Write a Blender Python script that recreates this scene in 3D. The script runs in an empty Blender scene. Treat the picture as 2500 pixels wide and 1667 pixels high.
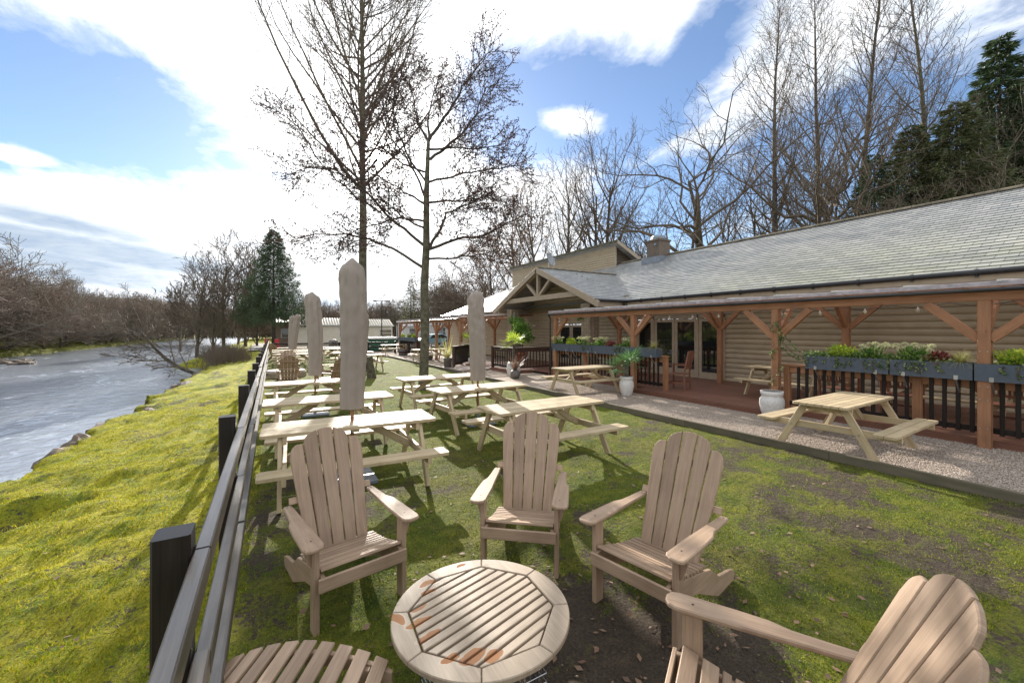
import bpy, math, random
import numpy as np
from mathutils import Vector, Matrix, noise, Euler
R = math.radians; CLB = 0.74; EXPO = 0.84
random.seed(7); rng = np.random.default_rng(5)
S = bpy.context.scene
COL = S.collection
# ------------------------------------------------------------------ camera frame
F = 1000.0; HY = 806.0; TH = math.atan(0.585); CT, ST = math.cos(TH), math.sin(TH); H = 1.88
def px(x, y, d):                       # point at a given distance along the view axis (survey of the photograph)
    u = (x-1250)/F
    return Vector((d*(ST+u*CT), d*(CT-u*ST), H+(HY-y)/F*d))
def G(x, y, z=0.0): return px(x, y, (H-z)*F/(y-HY))
cam = bpy.data.cameras.new('camera'); camo = bpy.data.objects.new('camera', cam); COL.objects.link(camo)
cam.sensor_width = 36; cam.lens = 36*F/2500; cam.shift_y = -27.5/2500; cam.clip_end = 5000; cam.clip_start = .05
camo.location = (0, 0, H); camo.rotation_euler = (R(90), 0, -TH); S.camera = camo

# ------------------------------------------------------------------ mesh builder
class MB:
    def __init__(s): s.v = []; s.f = []; s.uv = []
    def quad(s, pts, uvs=None):
        n = len(s.v); s.v += [tuple(p) for p in pts]; s.f.append(tuple(range(n, n+len(pts))))
        s.uv += uvs if uvs else [(p[0]+p[1], p[2]) for p in pts]
    def plank(s, p0, p1, w, t, up=(0,0,1), c=.004):
        p0 = Vector(p0); p1 = Vector(p1); ax = (p1-p0); L = ax.length; ax.normalize(); up = Vector(up)
        sd = ax.cross(up)
        if sd.length < 1e-4: sd = ax.cross(Vector((0,1,0)))
        sd.normalize(); up = sd.cross(ax); a = w/2; b = t/2; c = min(c, a*.45, b*.45)
        sec = [(-a+c,-b),(a-c,-b),(a,-b+c),(a,b-c),(a-c,b),(-a+c,b),(-a,b-c),(-a,-b+c)] if c > 0 else [(-a,-b),(a,-b),(a,b),(-a,b)]
        n = len(sec); b0 = len(s.v); off = random.random()*20
        for P in (p0, p1):
            for q in sec: s.v.append(tuple(P+sd*q[0]+up*q[1]))
        per = [0]
        for i in range(n): per.append(per[-1]+math.dist(sec[i], sec[(i+1)%n]))
        for i in range(n):
            j = (i+1)%n; s.f.append((b0+i, b0+j, b0+n+j, b0+n+i))
            s.uv += [(off, off+per[i]), (off, off+per[i+1]), (off+L, off+per[i+1]), (off+L, off+per[i])]
        s.f.append(tuple(b0+n-1-i for i in range(n))); s.uv += [(off+sec[n-1-i][1]*.3, off+sec[n-1-i][0]) for i in range(n)]
        s.f.append(tuple(b0+n+i for i in range(n))); s.uv += [(off+sec[i][1]*.3, off+sec[i][0]) for i in range(n)]
    def box(s, c, d, b=.0):
        c = Vector(c); x, y, z = d
        if x >= y and x >= z: s.plank(c-Vector((x/2,0,0)), c+Vector((x/2,0,0)), y, z, c=b)
        elif y >= z: s.plank(c-Vector((0,y/2,0)), c+Vector((0,y/2,0)), x, z, c=b)
        else: s.plank(c-Vector((0,0,z/2)), c+Vector((0,0,z/2)), x, y, (0,1,0), c=b)
    def prism(s, pts, o, ax, ay, th, c=0, swap=False):
        o = Vector(o); ax = Vector(ax).normalized(); ay = Vector(ay).normalized(); nn = ax.cross(ay)
        A = sum(pts[i][0]*pts[(i+1)%len(pts)][1]-pts[(i+1)%len(pts)][0]*pts[i][1] for i in range(len(pts)))
        if A < 0: pts = pts[::-1]
        n = len(pts); off = random.random()*20
        def inset(c):
            out = []
            for i in range(n):
                p, q, r = pts[i-1], pts[i], pts[(i+1)%n]
                e1 = Vector((q[0]-p[0], q[1]-p[1])); e2 = Vector((r[0]-q[0], r[1]-q[1]))
                if e1.length < 1e-9 or e2.length < 1e-9: out.append(q); continue
                e1.normalize(); e2.normalize(); m = Vector((-e1.y-e2.y, e1.x+e2.x))
                m = m/max(.3, m.length_squared/2); out.append((q[0]+m.x*c, q[1]+m.y*c))
            return out
        rings = [(pts, 0), (pts, th)] if c <= 0 else [(inset(c), 0), (pts, c), (pts, th-c), (inset(c), th)]
        b0 = len(s.v); U = (lambda q: (off+q[1], off+q[0])) if not swap else (lambda q: (off+q[0], off+q[1]))
        for P, z in rings:
            for q in P: s.v.append(tuple(o+ax*q[0]+ay*q[1]+nn*z))
        for k in range(len(rings)-1):
            for i in range(n):
                j = (i+1)%n; a = b0+k*n
                s.f.append((a+i, a+j, a+n+j, a+n+i)); s.uv += [U(pts[i]), U(pts[j]), U(pts[j]), U(pts[i])]
        s.f.append(tuple(b0+n-1-i for i in range(n))); s.uv += [U(pts[n-1-i]) for i in range(n)]
        a = b0+(len(rings)-1)*n
        s.f.append(tuple(a+i for i in range(n))); s.uv += [U(pts[i]) for i in range(n)]
    def tube(s, pts, rad, n=6, cap=True):
        b0 = len(s.v); m = len(pts); L = 0; off = random.random()*10
        pts = [Vector(p) for p in pts]; ref = None; Ls = []
        for i in range(m):
            d = (pts[min(i+1, m-1)]-pts[max(i-1, 0)]).normalized()
            if ref is None:
                ref = Vector((0,0,1)) if abs(d.z) < .9 else Vector((1,0,0))
            a = d.cross(ref)
            if a.length < 1e-5: a = d.cross(Vector((0,1,.1)))
            a.normalize(); b = a.cross(d); ref = b
            if i: L += (pts[i]-pts[i-1]).length
            Ls.append(L)
            for k in range(n):
                t = 2*math.pi*k/n; s.v.append(tuple(pts[i]+(a*math.cos(t)+b*math.sin(t))*rad[i]))
        for i in range(m-1):
            for k in range(n):
                j = (k+1)%n; s.f.append((b0+i*n+k, b0+i*n+j, b0+(i+1)*n+j, b0+(i+1)*n+k))
                pw = 2*math.pi*rad[0]/n
                s.uv += [(off+Ls[i], off+pw*k), (off+Ls[i], off+pw*(k+1)), (off+Ls[i+1], off+pw*(k+1)), (off+Ls[i+1], off+pw*k)]
        if cap:
            s.f.append(tuple(b0+k for k in range(n))[::-1]); s.uv += [(off, off)]*n
            s.f.append(tuple(b0+(m-1)*n+k for k in range(n))); s.uv += [(off, off)]*n
    def lathe(s, prof, c=(0,0,0), n=24, fr=None):
        b0 = len(s.v); c = Vector(c); m = len(prof)
        for r, z in prof:
            for k in range(n):
                t = 2*math.pi*k/n; rr = r if fr is None else r*fr(t, z)
                s.v.append((c.x+rr*math.cos(t), c.y+rr*math.sin(t), c.z+z))
        for i in range(m-1):
            for k in range(n):
                j = (k+1)%n; s.f.append((b0+i*n+k, b0+i*n+j, b0+(i+1)*n+j, b0+(i+1)*n+k))
                s.uv += [(prof[i][1], k/n), (prof[i][1], (k+1)/n), (prof[i+1][1], (k+1)/n), (prof[i+1][1], k/n)]
    def leaf(s, p, d, L, w, nrm=None):
        d = d.normalized(); nrm = nrm or Vector((random.gauss(0,1), random.gauss(0,1), random.gauss(0,1)))
        sd = d.cross(nrm)
        if sd.length < 1e-4: sd = Vector((1,0,0))
        sd.normalize(); n = len(s.v)
        s.v += [tuple(p), tuple(p+d*L*.5+sd*w*.5), tuple(p+d*L), tuple(p+d*L*.5-sd*w*.5)]
        s.f.append((n, n+1, n+2, n+3)); s.uv += [(0,0), (.5,1), (1,0), (.5,-1)]
    def mesh(s, name, mat, smooth=False):
        me = bpy.data.meshes.new(name); me.from_pydata(s.v, [], s.f)
        if s.uv and len(s.uv) == len(me.loops):
            ul = me.uv_layers.new(name='uv'); ul.data.foreach_set('uv', np.array(s.uv, dtype=np.float32).ravel())
        if smooth: me.polygons.foreach_set('use_smooth', [True]*len(me.polygons))
        for m in (mat if isinstance(mat, (list, tuple)) else [mat]): me.materials.append(m)
        me.update(); return me
    def build(s, name, mat, parent=None, smooth=False, loc=None, label=None):
        o = bpy.data.objects.new(name, s.mesh(name, mat, smooth)); COL.objects.link(o)
        if parent: o.parent = parent
        if loc is not None: o.location = loc
        if label: o['label'] = label
        return o
def tag(o, label=None, cat=None, group=None, kind=None):
    if label: o['label'] = label
    if cat: o['category'] = cat
    if group: o['group'] = group
    if kind: o['kind'] = kind
    return o
def thing(name, label, cat, loc=(0,0,0), rz=0, group=None):
    o = bpy.data.objects.new(name, None); COL.objects.link(o); o.empty_display_size = .2
    o.location = loc; o.rotation_euler = (0, 0, R(rz)); return tag(o, label, cat, group)
def dup(root, loc, rz, label=None, group=None, sc=None):
    r = root.copy(); COL.objects.link(r); r.location = loc; r.rotation_euler = (0, 0, R(rz))
    if label: r['label'] = label
    if group: r['group'] = group
    if sc: r.scale = sc if isinstance(sc, (list, tuple)) else (sc, sc, sc)
    for ch in list(root.children):
        c = ch.copy(); COL.objects.link(c); c.parent = r
        for g in list(ch.children):
            d = g.copy(); COL.objects.link(d); d.parent = c
    return r

# ------------------------------------------------------------------ materials
class NT:
    def __init__(s, mat): s.t = mat.node_tree; s.t.nodes.clear()
    def n(s, typ, **kw):
        nd = s.t.nodes.new('ShaderNode'+typ)
        for k, v in kw.items():
            if k.startswith('i_'):
                key = k[2:]; key = int(key) if key.isdigit() else key.replace('_', ' ')
                if hasattr(v, 'is_output') or isinstance(v, bpy.types.NodeSocket): s.t.links.new(v, nd.inputs[key])
                else: nd.inputs[key].default_value = v
            else: setattr(nd, k, v)
        return nd
    def link(s, a, b): s.t.links.new(a, b)
    def math(s, op, a, b=0.0, c=None, clamp=False):
        kw = {'i_0': a, 'i_1': b}
        if c is not None: kw['i_2'] = c
        return s.n('Math', operation=op, use_clamp=clamp, **kw).outputs[0]
    def mix(s, fac, a, b, mode='MIX'):
        nd = s.t.nodes.new('ShaderNodeMix'); nd.data_type = 'RGBA'; nd.blend_type = mode
        for key, v in ((0, fac), (6, a), (7, b)):
            if isinstance(v, bpy.types.NodeSocket): s.t.links.new(v, nd.inputs[key])
            else: nd.inputs[key].default_value = v if key == 0 else ((*v, 1) if len(v) == 3 else v)
        return nd.outputs[2]
    def ramp(s, fac, stops):
        nd = s.t.nodes.new('ShaderNodeValToRGB'); s.t.links.new(fac, nd.inputs[0]); e = nd.color_ramp.elements
        while len(e) < len(stops): e.new(.5)
        for i, (p, c) in enumerate(stops):
            e[i].position = p; e[i].color = (*c, 1) if not isinstance(c, (int, float)) else (c, c, c, 1)
        return nd.outputs[0]
    def noise(s, vec, scale, detail=4, rough=.55, dist=0):
        return s.n('TexNoise', i_Vector=vec, i_Scale=scale, i_Detail=detail, i_Roughness=rough, i_Distortion=dist).outputs[0]
def newmat(name):
    m = bpy.data.materials.new(name); m.use_nodes = True; return m, NT(m)
def finish(t, col, rough=.6, bump=None, bs=.3, bd=.01, metal=0, spec=.5, trans=0, extra=None):
    b = t.n('BsdfPrincipled'); b.inputs['Metallic'].default_value = metal
    for key, v in (('Base Color', col), ('Roughness', rough), ('Specular IOR Level', spec)):
        if isinstance(v, bpy.types.NodeSocket): t.link(v, b.inputs[key])
        else: b.inputs[key].default_value = (*v, 1) if isinstance(v, (tuple, list)) else v
    if bump is not None:
        bn = t.n('Bump', i_Strength=bs, i_Distance=bd, i_Height=bump); t.link(bn.outputs[0], b.inputs['Normal'])
    out = t.n('OutputMaterial'); sh = b.outputs[0]
    if trans > 0:
        tr = t.n('BsdfTranslucent')
        if isinstance(col, bpy.types.NodeSocket): t.link(col, tr.inputs[0])
        else: tr.inputs[0].default_value = (*col, 1)
        mx = t.n('MixShader'); mx.inputs[0].default_value = trans; t.link(sh, mx.inputs[1]); t.link(tr.outputs[0], mx.inputs[2]); sh = mx.outputs[0]
    t.link(sh, out.inputs[0]); return b
def wood(name, a, b, dark, rough=.55, var=.25, gs=1.0, spec=.4, knots=0.0):
    m, t = newmat(name)
    uv = t.n('UVMap').outputs[0]
    mp = t.n('Mapping', i_Vector=uv, i_Scale=(2.2*gs, 38*gs, 1)).outputs[0]
    n1 = t.noise(mp, 1.0, 5, .6, .9)
    mp2 = t.n('Mapping', i_Vector=uv, i_Scale=(5*gs, 260*gs, 1)).outputs[0]
    n2 = t.noise(mp2, 1.0, 3, .6, .2)
    ob = t.n('TexCoord').outputs['Object']; n3 = t.noise(ob, 3.0, 3)
    ri = t.n('NewGeometry').outputs['Random Per Island']
    oi = t.n('ObjectInfo').outputs['Random']
    c = t.mix(t.ramp(n1, [(.3, 0), (.68, 1)]), a, b)
    c = t.mix(t.math('MULTIPLY', t.ramp(n2, [(.45, 0), (.75, 1)]), .5), c, dark)
    c = t.mix(t.math('MULTIPLY', t.ramp(n3, [(.45, 0), (.7, 1)]), .35), c, dark)
    if knots:
        vo = t.n('TexVoronoi', i_Vector=t.n('Mapping', i_Vector=uv, i_Scale=(2.3, 9, 1)).outputs[0], i_Scale=1.0).outputs[0]
        c = t.mix(t.math('MULTIPLY', t.ramp(vo, [(.03, 1), (.09, 0)]), knots), c, dark)
    br = t.math('ADD', t.math('MULTIPLY', ri, var), t.math('ADD', t.math('MULTIPLY', oi, .10), 1-var*.5-.05))
    hs = t.n('HueSaturation', i_Color=c, i_Value=br).outputs[0]
    finish(t, hs, rough, t.math('ADD', n1, t.math('MULTIPLY', n2, .6)), .35, .002, spec=spec); return m
def plain(name, col, rough=.6, metal=0, var=.12, scale=6, bump=.0, spec=.5, trans=0, col2=None, bd=.005):
    m, t = newmat(name); ob = t.n('TexCoord').outputs['Object']; n = t.noise(ob, scale, 5)
    d = col2 or tuple(max(0, c*(1-var*2)) for c in col)
    c = t.mix(t.ramp(n, [(.35, 0), (.65, 1)]), col, d)
    finish(t, c, rough, n if bump else None, bump, bd, metal, spec, trans); return m
def leafmat(name, a, b, c3, trans=.4, rough=.45, spec=.5):
    m, t = newmat(name); ri = t.n('NewGeometry').outputs['Random Per Island']
    c = t.ramp(ri, [(0, a), (.5, b), (1, c3)]); finish(t, c, rough, trans=trans, spec=spec); return m
M = {}
M['teak'] = wood('teak', (.42,.295,.20), (.31,.21,.14), (.15,.095,.06), .55, .38, knots=0)
M['teak2'] = wood('teak_far', (.36,.19,.11), (.27,.13,.075), (.13,.06,.035), .6, .2)
M['teakt'] = wood('weathered_teak', (.40,.33,.24), (.31,.245,.17), (.16,.12,.08), .5, .3)
M['pine'] = wood('treated_pine', (.55,.435,.275), (.43,.335,.205), (.25,.185,.10), .6, .28, .7, knots=.8)
M['blackwood'] = wood('black_stained_wood', (.024,.017,.014), (.013,.009,.008), (.005,.004,.004), .4, .3, .6, spec=.35)
M['rail'] = wood('wet_black_rail_painted_sheen', (.15,.128,.11), (.045,.036,.03), (.013,.010,.009), .33, .3, .5, spec=1.0)  # lighter than the posts: light on the rails is put into colour and streaks
M['brownwood'] = wood('dark_brown_wood', (.075,.038,.028), (.05,.026,.02), (.02,.012,.01), .5, .3, .6)
M['redwood'] = wood('red_stained_wood', (.39,.195,.10), (.30,.14,.07), (.13,.06,.032), .55, .25, .5, knots=.7)
M['deck'] = wood('decking', (.20,.088,.055), (.15,.065,.042), (.07,.034,.023), .45, .35, .5)
M['sleeper'] = wood('edging_board', (.15,.125,.085), (.10,.085,.055), (.05,.045,.03), .7, .3, .6)
M['clad'] = wood('log_cladding', (.50,.40,.275), (.43,.345,.235), (.32,.25,.165), .5, .15, .35)
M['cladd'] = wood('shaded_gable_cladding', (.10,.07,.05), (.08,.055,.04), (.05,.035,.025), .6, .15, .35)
M['trim'] = plain('painted_trim', (.42,.33,.235), .5, var=.07)
M['black'] = plain('black_plastic', (.014,.014,.017), .3, spec=.6)
M['blackwood'].node_tree.nodes['Principled BSDF'].inputs['IOR'].default_value = 1.45
M['planter'] = plain('slate_grey_paint', (.075,.095,.125), .5, var=.08, scale=14)
M['steel'] = plain('galvanised_steel', (.55,.56,.58), .35, metal=.9)
M['lead'] = plain('lead_sheet', (.25,.28,.32), .45, metal=.3)
M['white'] = plain('white_plastic', (.75,.75,.72), .5)
M['whitepot'] = plain('glazed_white_pot', (.68,.66,.63), .45, var=.1, scale=25, bump=.3)
M['greypot'] = plain('grey_pot', (.17,.15,.14), .6, var=.2)
M['terracotta'] = plain('terracotta', (.38,.13,.07), .7, var=.15)
M['bark'] = plain('bark', (.14,.115,.085), .9, var=.3, scale=9, bump=.8, col2=(.045,.036,.028), bd=.03)
M['barkmoss'] = plain('mossy_bark', (.15,.135,.09), .9, scale=7, bump=.9, col2=(.055,.05,.028), bd=.03)
M['twig'] = plain('grey_twigs', (.10,.08,.066), .9, scale=2, var=.2)
M['twigr'] = plain('reddish_twigs', (.23,.165,.125), .9, scale=.35, col2=(.17,.13,.10))
M['twigl'] = plain('brown_twigs', (.15,.115,.08), .9, scale=.6, col2=(.10,.078,.058))
M['twigf'] = plain('pale_brown_twigs', (.22,.185,.14), .9, scale=.35, col2=(.15,.13,.10))
M['catkin'] = leafmat('alder_cones_and_catkins', (.05,.022,.022), (.085,.04,.032), (.12,.06,.04), .25, .7)
M['deadleaf'] = leafmat('dead_leaves', (.16,.085,.035), (.24,.13,.05), (.10,.055,.03), .35, .7)
M['needle'] = leafmat('fir_needles', (.035,.06,.028), (.06,.10,.04), (.10,.14,.06), .15, .6)
M['needle2'] = leafmat('cypress_foliage', (.055,.085,.035), (.11,.13,.05), (.18,.16,.07), .15, .7)
M['ivy'] = leafmat('ivy_leaves', (.05,.11,.03), (.14,.23,.07), (.42,.46,.20), .4)
M['green'] = leafmat('glossy_green_leaves', (.06,.15,.025), (.14,.27,.045), (.28,.42,.08), .5)
M['lime'] = leafmat('lime_leaves', (.20,.36,.03), (.38,.50,.05), (.55,.58,.09), .5)
M['palm'] = leafmat('palm_leaves', (.04,.11,.035), (.08,.18,.05), (.15,.26,.09), .4)
M['straw'] = leafmat('straw_grass', (.45,.42,.14), (.58,.54,.22), (.34,.38,.10), .5)
M['brownleaf'] = leafmat('bronze_leaves', (.20,.11,.08), (.28,.16,.11), (.14,.08,.06), .4)
M['red'] = leafmat('dark_red_leaves', (.12,.02,.03), (.22,.05,.05), (.30,.10,.06), .3)
M['flower'] = leafmat('cream_flower_buds', (.60,.60,.36), (.70,.68,.45), (.50,.54,.28), .2, .7)
M['cloth'] = None
def m_cloth():
    m, t = newmat('taupe_parasol_cover'); ob = t.n('TexCoord').outputs['Object']
    n = t.noise(t.n('Mapping', i_Vector=ob, i_Scale=(5, 5, 1.6)).outputs[0], 1, 5, .6, .8); n2 = t.noise(ob, 22, 3)
    c = t.mix(n, (.27,.225,.19), (.36,.305,.26))
    finish(t, c, .8, t.math('ADD', t.noise(t.n('Mapping', i_Vector=ob, i_Scale=(7, 7, 2.4)).outputs[0], 1, 3, .5, .8), t.math('MULTIPLY', n2, .02)), .55, .04, spec=.3, trans=.06); return m
M['cloth'] = m_cloth()
def m_glass():
    m, t = newmat('dark_window_glass'); finish(t, (.012,.014,.014), .02, spec=1.0); return m
M['glass'] = m_glass()
def m_slate():
    m, t = newmat('roof_slates'); uv = t.n('UVMap').outputs[0]
    br = t.n('TexBrick', i_Vector=uv, i_Scale=1.0, i_Color1=(.27,.275,.275,1), i_Color2=(.41,.405,.39,1), i_Mortar=(.03,.03,.035,1), i_Mortar_Size=.006, i_Bias=0.0, i_Brick_Width=.34, i_Row_Height=.215)
    br.offset = .5
    ob = t.n('TexCoord').outputs['Object']
    n = t.noise(ob, 1.3, 5); n2 = t.noise(ob, 14, 4); n3 = t.noise(t.n('Mapping', i_Vector=ob, i_Scale=(.6, .35, .6)).outputs[0], 1.6, 4, .65)
    sep = t.n('SeparateXYZ', i_0=ob); 
    low = t.math('MULTIPLY', t.math('SUBTRACT', 17.0, sep.outputs[0]), .25, clamp=True)
    near = t.math('MULTIPLY', t.math('SUBTRACT', 13.5, sep.outputs[1]), .14, clamp=True)
    mk = t.math('MULTIPLY', t.math('MULTIPLY', low, near), t.ramp(n3, [(.3, .25), (.6, 1)]))
    c = t.mix(t.math('MULTIPLY', mk, .5), br.outputs[0], (.36,.35,.17))
    c = t.mix(t.ramp(n, [(.4, 0), (.8, .3)]), c, (.2,.2,.2)); c = t.mix(t.ramp(n2, [(.62, 0), (.8, .45)]), c, (.42,.42,.38))
    c2 = t.mix(t.math('MULTIPLY', br.outputs[1], .9), c, (.03,.03,.03))
    finish(t, c2, .42, t.math('SUBTRACT', n2, t.math('MULTIPLY', br.outputs[1], 1.0)), .35, .01, spec=.75); return m
M['slate'] = m_slate()
def m_stone(name, a, b, w=.3, h=.12):
    m, t = newmat(name); uv = t.n('UVMap').outputs[0]; ob = t.n('TexCoord').outputs['Object']
    d = t.noise(ob, 5, 3); v = t.n('VectorMath', operation='ADD', i_0=uv, i_1=t.n('VectorMath', operation='SCALE', i_0=t.n('TexNoise', i_Vector=ob, i_Scale=4).outputs[1], i_Scale=.05).outputs[0]).outputs[0]
    br = t.n('TexBrick', i_Vector=v, i_Scale=1.0, i_Color1=(*a,1), i_Color2=(*b,1), i_Mortar=(.2,.17,.13,1), i_Mortar_Size=.012, i_Brick_Width=w, i_Row_Height=h)
    c = t.mix(t.ramp(t.noise(ob, 12, 5), [(.35, 0), (.7, .6)]), br.outputs[0], tuple(x*.5 for x in a))
    finish(t, c, .85, t.math('SUBTRACT', t.noise(ob, 16, 5), t.math('MULTIPLY', br.outputs[1], 1.2)), .8, .03); return m
M['stone'] = m_stone('sandstone_blocks', (.38,.30,.20), (.28,.22,.15), .32, .16)
M['stone2'] = m_stone('dark_chimney_stone', (.22,.16,.12), (.15,.12,.10), .25, .1)
M['rock'] = plain('river_rock', (.14,.10,.07), .8, var=.3, scale=5, bump=.9, col2=(.045,.035,.03), bd=.06)
M['pebble'] = leafmat('pebbles', (.36,.29,.23), (.50,.43,.37), (.26,.20,.155), 0, .7)
def m_pebground():
    m, t = newmat('gravel_bed'); ob = t.n('TexCoord').outputs['Object']
    vo = t.n('TexVoronoi', i_Vector=ob, i_Scale=70.0); n = t.noise(ob, 2.0, 5); n2 = t.noise(ob, .6, 3)
    c = t.mix(t.n('SeparateColor', i_0=vo.outputs[1]).outputs[0], (.47,.37,.29), (.28,.22,.17))
    c = t.mix(t.ramp(n, [(.4, 0), (.75, .45)]), c, (.15,.11,.08))
    finish(t, c, .85, t.math('SUBTRACT', 1.0, vo.outputs[0]), .9, .015); return m
M['gravel'] = m_pebground()
def m_water():
    m, t = newmat('river_water'); ob = t.n('TexCoord').outputs['Object']
    a = t.noise(t.n('Mapping', i_Vector=ob, i_Scale=(1.0, .7, 1)).outputs[0], 2.3, 7, .6, .6)
    b = t.noise(t.n('Mapping', i_Vector=ob, i_Rotation=(0,0,.25), i_Scale=(.25, .09, 1)).outputs[0], 1.0, 4, .6, .8)
    h = t.math('ADD', a, t.math('MULTIPLY', b, 1.6))
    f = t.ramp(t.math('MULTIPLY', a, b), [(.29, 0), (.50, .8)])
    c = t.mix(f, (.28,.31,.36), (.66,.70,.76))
    bs = finish(t, c, t.ramp(f, [(0, .13), (1, .45)]), h, .6, .085, spec=1.0); bs.inputs['IOR'].default_value = 1.6; return m
M['water'] = m_water()
def moss_f(x, y):                      # how mossy the ground is (0 bare soil .. 1 full moss)
    n = noise.fractal(Vector((x*.75, y*.75, 3.1)), 1.0, 2.0, 5)
    n2 = noise.fractal(Vector((x*3.2, y*3.2, 9.1)), 1.0, 2.0, 3)
    if x < -.25: v = .80+.40*n+.35*n2-max(0, 1-math.hypot((x+2.65)/.62, (y-6.95)/.42))*2
    else:
        v = .82+.5*n+.5*n2
        d = math.hypot((x-1.5)/1.25, (y-1.35)/1.1); v -= max(0, 1.22-d)*1.0
        if x < .25: v -= .45*max(0, 1-y/7)
        if x > 3 and y < 4: v -= .22*min(1, (x-3)/2)
        if x > 6.2: v -= .1
        if y > 6: v += .18
    return max(0, min(1, v))
def m_ground():
    m, t = newmat('moss_and_soil'); ob = t.n('TexCoord').outputs['Object']
    at = t.n('Attribute', attribute_name='moss').outputs[2]; bk = t.n('Attribute', attribute_name='bank').outputs[2]
    n0 = t.noise(ob, .7, 4, .6); n1 = t.noise(ob, 2.2, 6, .65); n2 = t.noise(ob, 34, 5, .75); n3 = t.noise(ob, 9, 6, .65); n4 = t.noise(ob, 70, 4, .8)
    g = t.mix(t.ramp(n1, [(.35, 0), (.65, 1)]), (.07,.11,.012), (.20,.205,.022))
    g = t.mix(t.ramp(n0, [(.45, 0), (.65, .6)]), g, (.15,.125,.04))
    gb = t.mix(t.ramp(n1, [(.3, 0), (.6, 1)]), (.13,.20,.016), (.42,.38,.026))
    gb = t.mix(t.ramp(n3, [(.56, 0), (.72, .7)]), gb, (.20,.13,.035))
    g = t.mix(bk, g, gb)
    g = t.mix(t.ramp(n3, [(.5, 0), (.7, .7)]), g, (.045,.06,.012))
    so = t.mix(n2, (.040,.030,.022), (.13,.098,.07)); so = t.mix(t.ramp(n3, [(.5, 0), (.75, .6)]), so, (.17,.125,.085))
    mk = t.math('ADD', at, t.math('ADD', t.math('MULTIPLY', t.math('SUBTRACT', n2, .5), 1.7), t.math('ADD', t.math('MULTIPLY', t.math('SUBTRACT', n3, .5), 1.7), t.math('MULTIPLY', t.math('SUBTRACT', n1, .5), .7))))
    c = t.mix(t.ramp(mk, [(.36, 0), (.66, 1)]), so, g)
    c = t.n('HueSaturation', i_Color=c, i_Value=t.math('ADD', -.25, t.math('MULTIPLY', n4, 2.5))).outputs[0]
    finish(t, c, .9, t.math('ADD', t.math('MULTIPLY', n2, 1.0), t.math('MULTIPLY', n3, 2.2)), 1.0, .045, spec=.2); return m
M['ground'] = m_ground()
M['blade'] = leafmat('moss_and_grass_blades', (.04,.08,.008), (.17,.22,.016), (.40,.38,.045), .4, .6, .2)
M['bladeb'] = leafmat('bank_moss_blades', (.12,.19,.010), (.30,.31,.016), (.50,.38,.045), .5, .6, .2)

# ------------------------------------------------------------------ ground, river, gravel, deck
def edge_x(y):
    e = -3.45 + .30*noise.noise(Vector((0, y*.35, 0))) + .38*noise.noise(Vector((4, y*1.1, 0))) + .14*noise.noise(Vector((4, y*3.7, 0)))
    if y > 33: e -= min(1, (y-33)/25)*4.5
    return e
def ground_z(x, y):
    e = edge_x(y)
    if x > 60 or y > 130: base = 0
    else: base = 0
    if x >= -.3:
        z = .02*noise.fractal(Vector((x*.9, y*.9, 0)), 1, 2, 3) if x < 7 else -.02
        if x < 7 and y < 14: z += .012*noise.fractal(Vector((x*5, y*5, 0)), 1, 2, 3)
        return z + (0 if x < 7 else 0)
    if x > e:
        t = (-.3-x)/(-.3-e); z = -.38*t**1.2
        z += .10*noise.fractal(Vector((x*1.6, y*2.2, 5)), .8, 2, 6)*min(1, t*3) - .05*abs(noise.fractal(Vector((x*2.2, y*4.5, 5)), .8, 2, 4))*min(1, t*4)
        d = math.hypot((x+2.65)/.75, (y-6.95)/.55); 
        if d < 1: z -= .34*(1-d)**.7
        return z
    if x > -14:
        t = min(1, (e-x)/.28); return -.38+.07*noise.noise(Vector((x*3, y*2, 1)))-1.6*t**.8
    if x > -24.5+1.2*noise.noise(Vector((0, y*.08, 4))): return -1.98
    t = (-24.5-x); return min(-1.98+1.3*min(1, max(0, t)/1.5)+max(0, t-1.5)*.10, 26)
def lines(segs):
    out = []
    for a, b, st in segs:
        n = max(1, int(round((b-a)/st))); out += [a+(b-a)*i/n for i in range(n)]
    out.append(segs[-1][1]); return out
gx = lines([(-900,-300,100),(-300,-60,20),(-60,-26,4),(-26,-22,.6),(-22,-5,4),(-5,-3,.09),(-3,7.1,.11),(7.1,40,3),(40,300,30),(300,1500,150)])
gy = lines([(-60,-1,6),(-1,.4,.3),(.4,9,.11),(9,20,.25),(20,60,.8),(60,160,6),(160,2200,120)])
nx, ny = len(gx), len(gy); gv = []; gm = []; gb = []
for y in gy:
    for x in gx:
        gv.append((x, y, ground_z(x, y))); gm.append(moss_f(x, y) if -6 < x < 8 and y < 30 else .7); gb.append(max(0, min(1, (-.1-x)*3)) if x > -8 else .3)
gf = [(j*nx+i, j*nx+i+1, (j+1)*nx+i+1, (j+1)*nx+i) for j in range(ny-1) for i in range(nx-1)]
me = bpy.data.meshes.new('ground'); me.from_pydata(gv, [], gf); me.materials.append(M['ground'])
for nm, arr in (('moss', gm), ('bank', gb)):
    a = me.attributes.new(nm, 'FLOAT', 'POINT'); a.data.foreach_set('value', np.array(arr, dtype=np.float32))
me.polygons.foreach_set('use_smooth', [True]*len(me.polygons))
o = bpy.data.objects.new('ground', me); COL.objects.link(o); tag(o, 'mossy green lawn and riverbank with patches of bare dark soil', 'ground', kind='structure')

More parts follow.
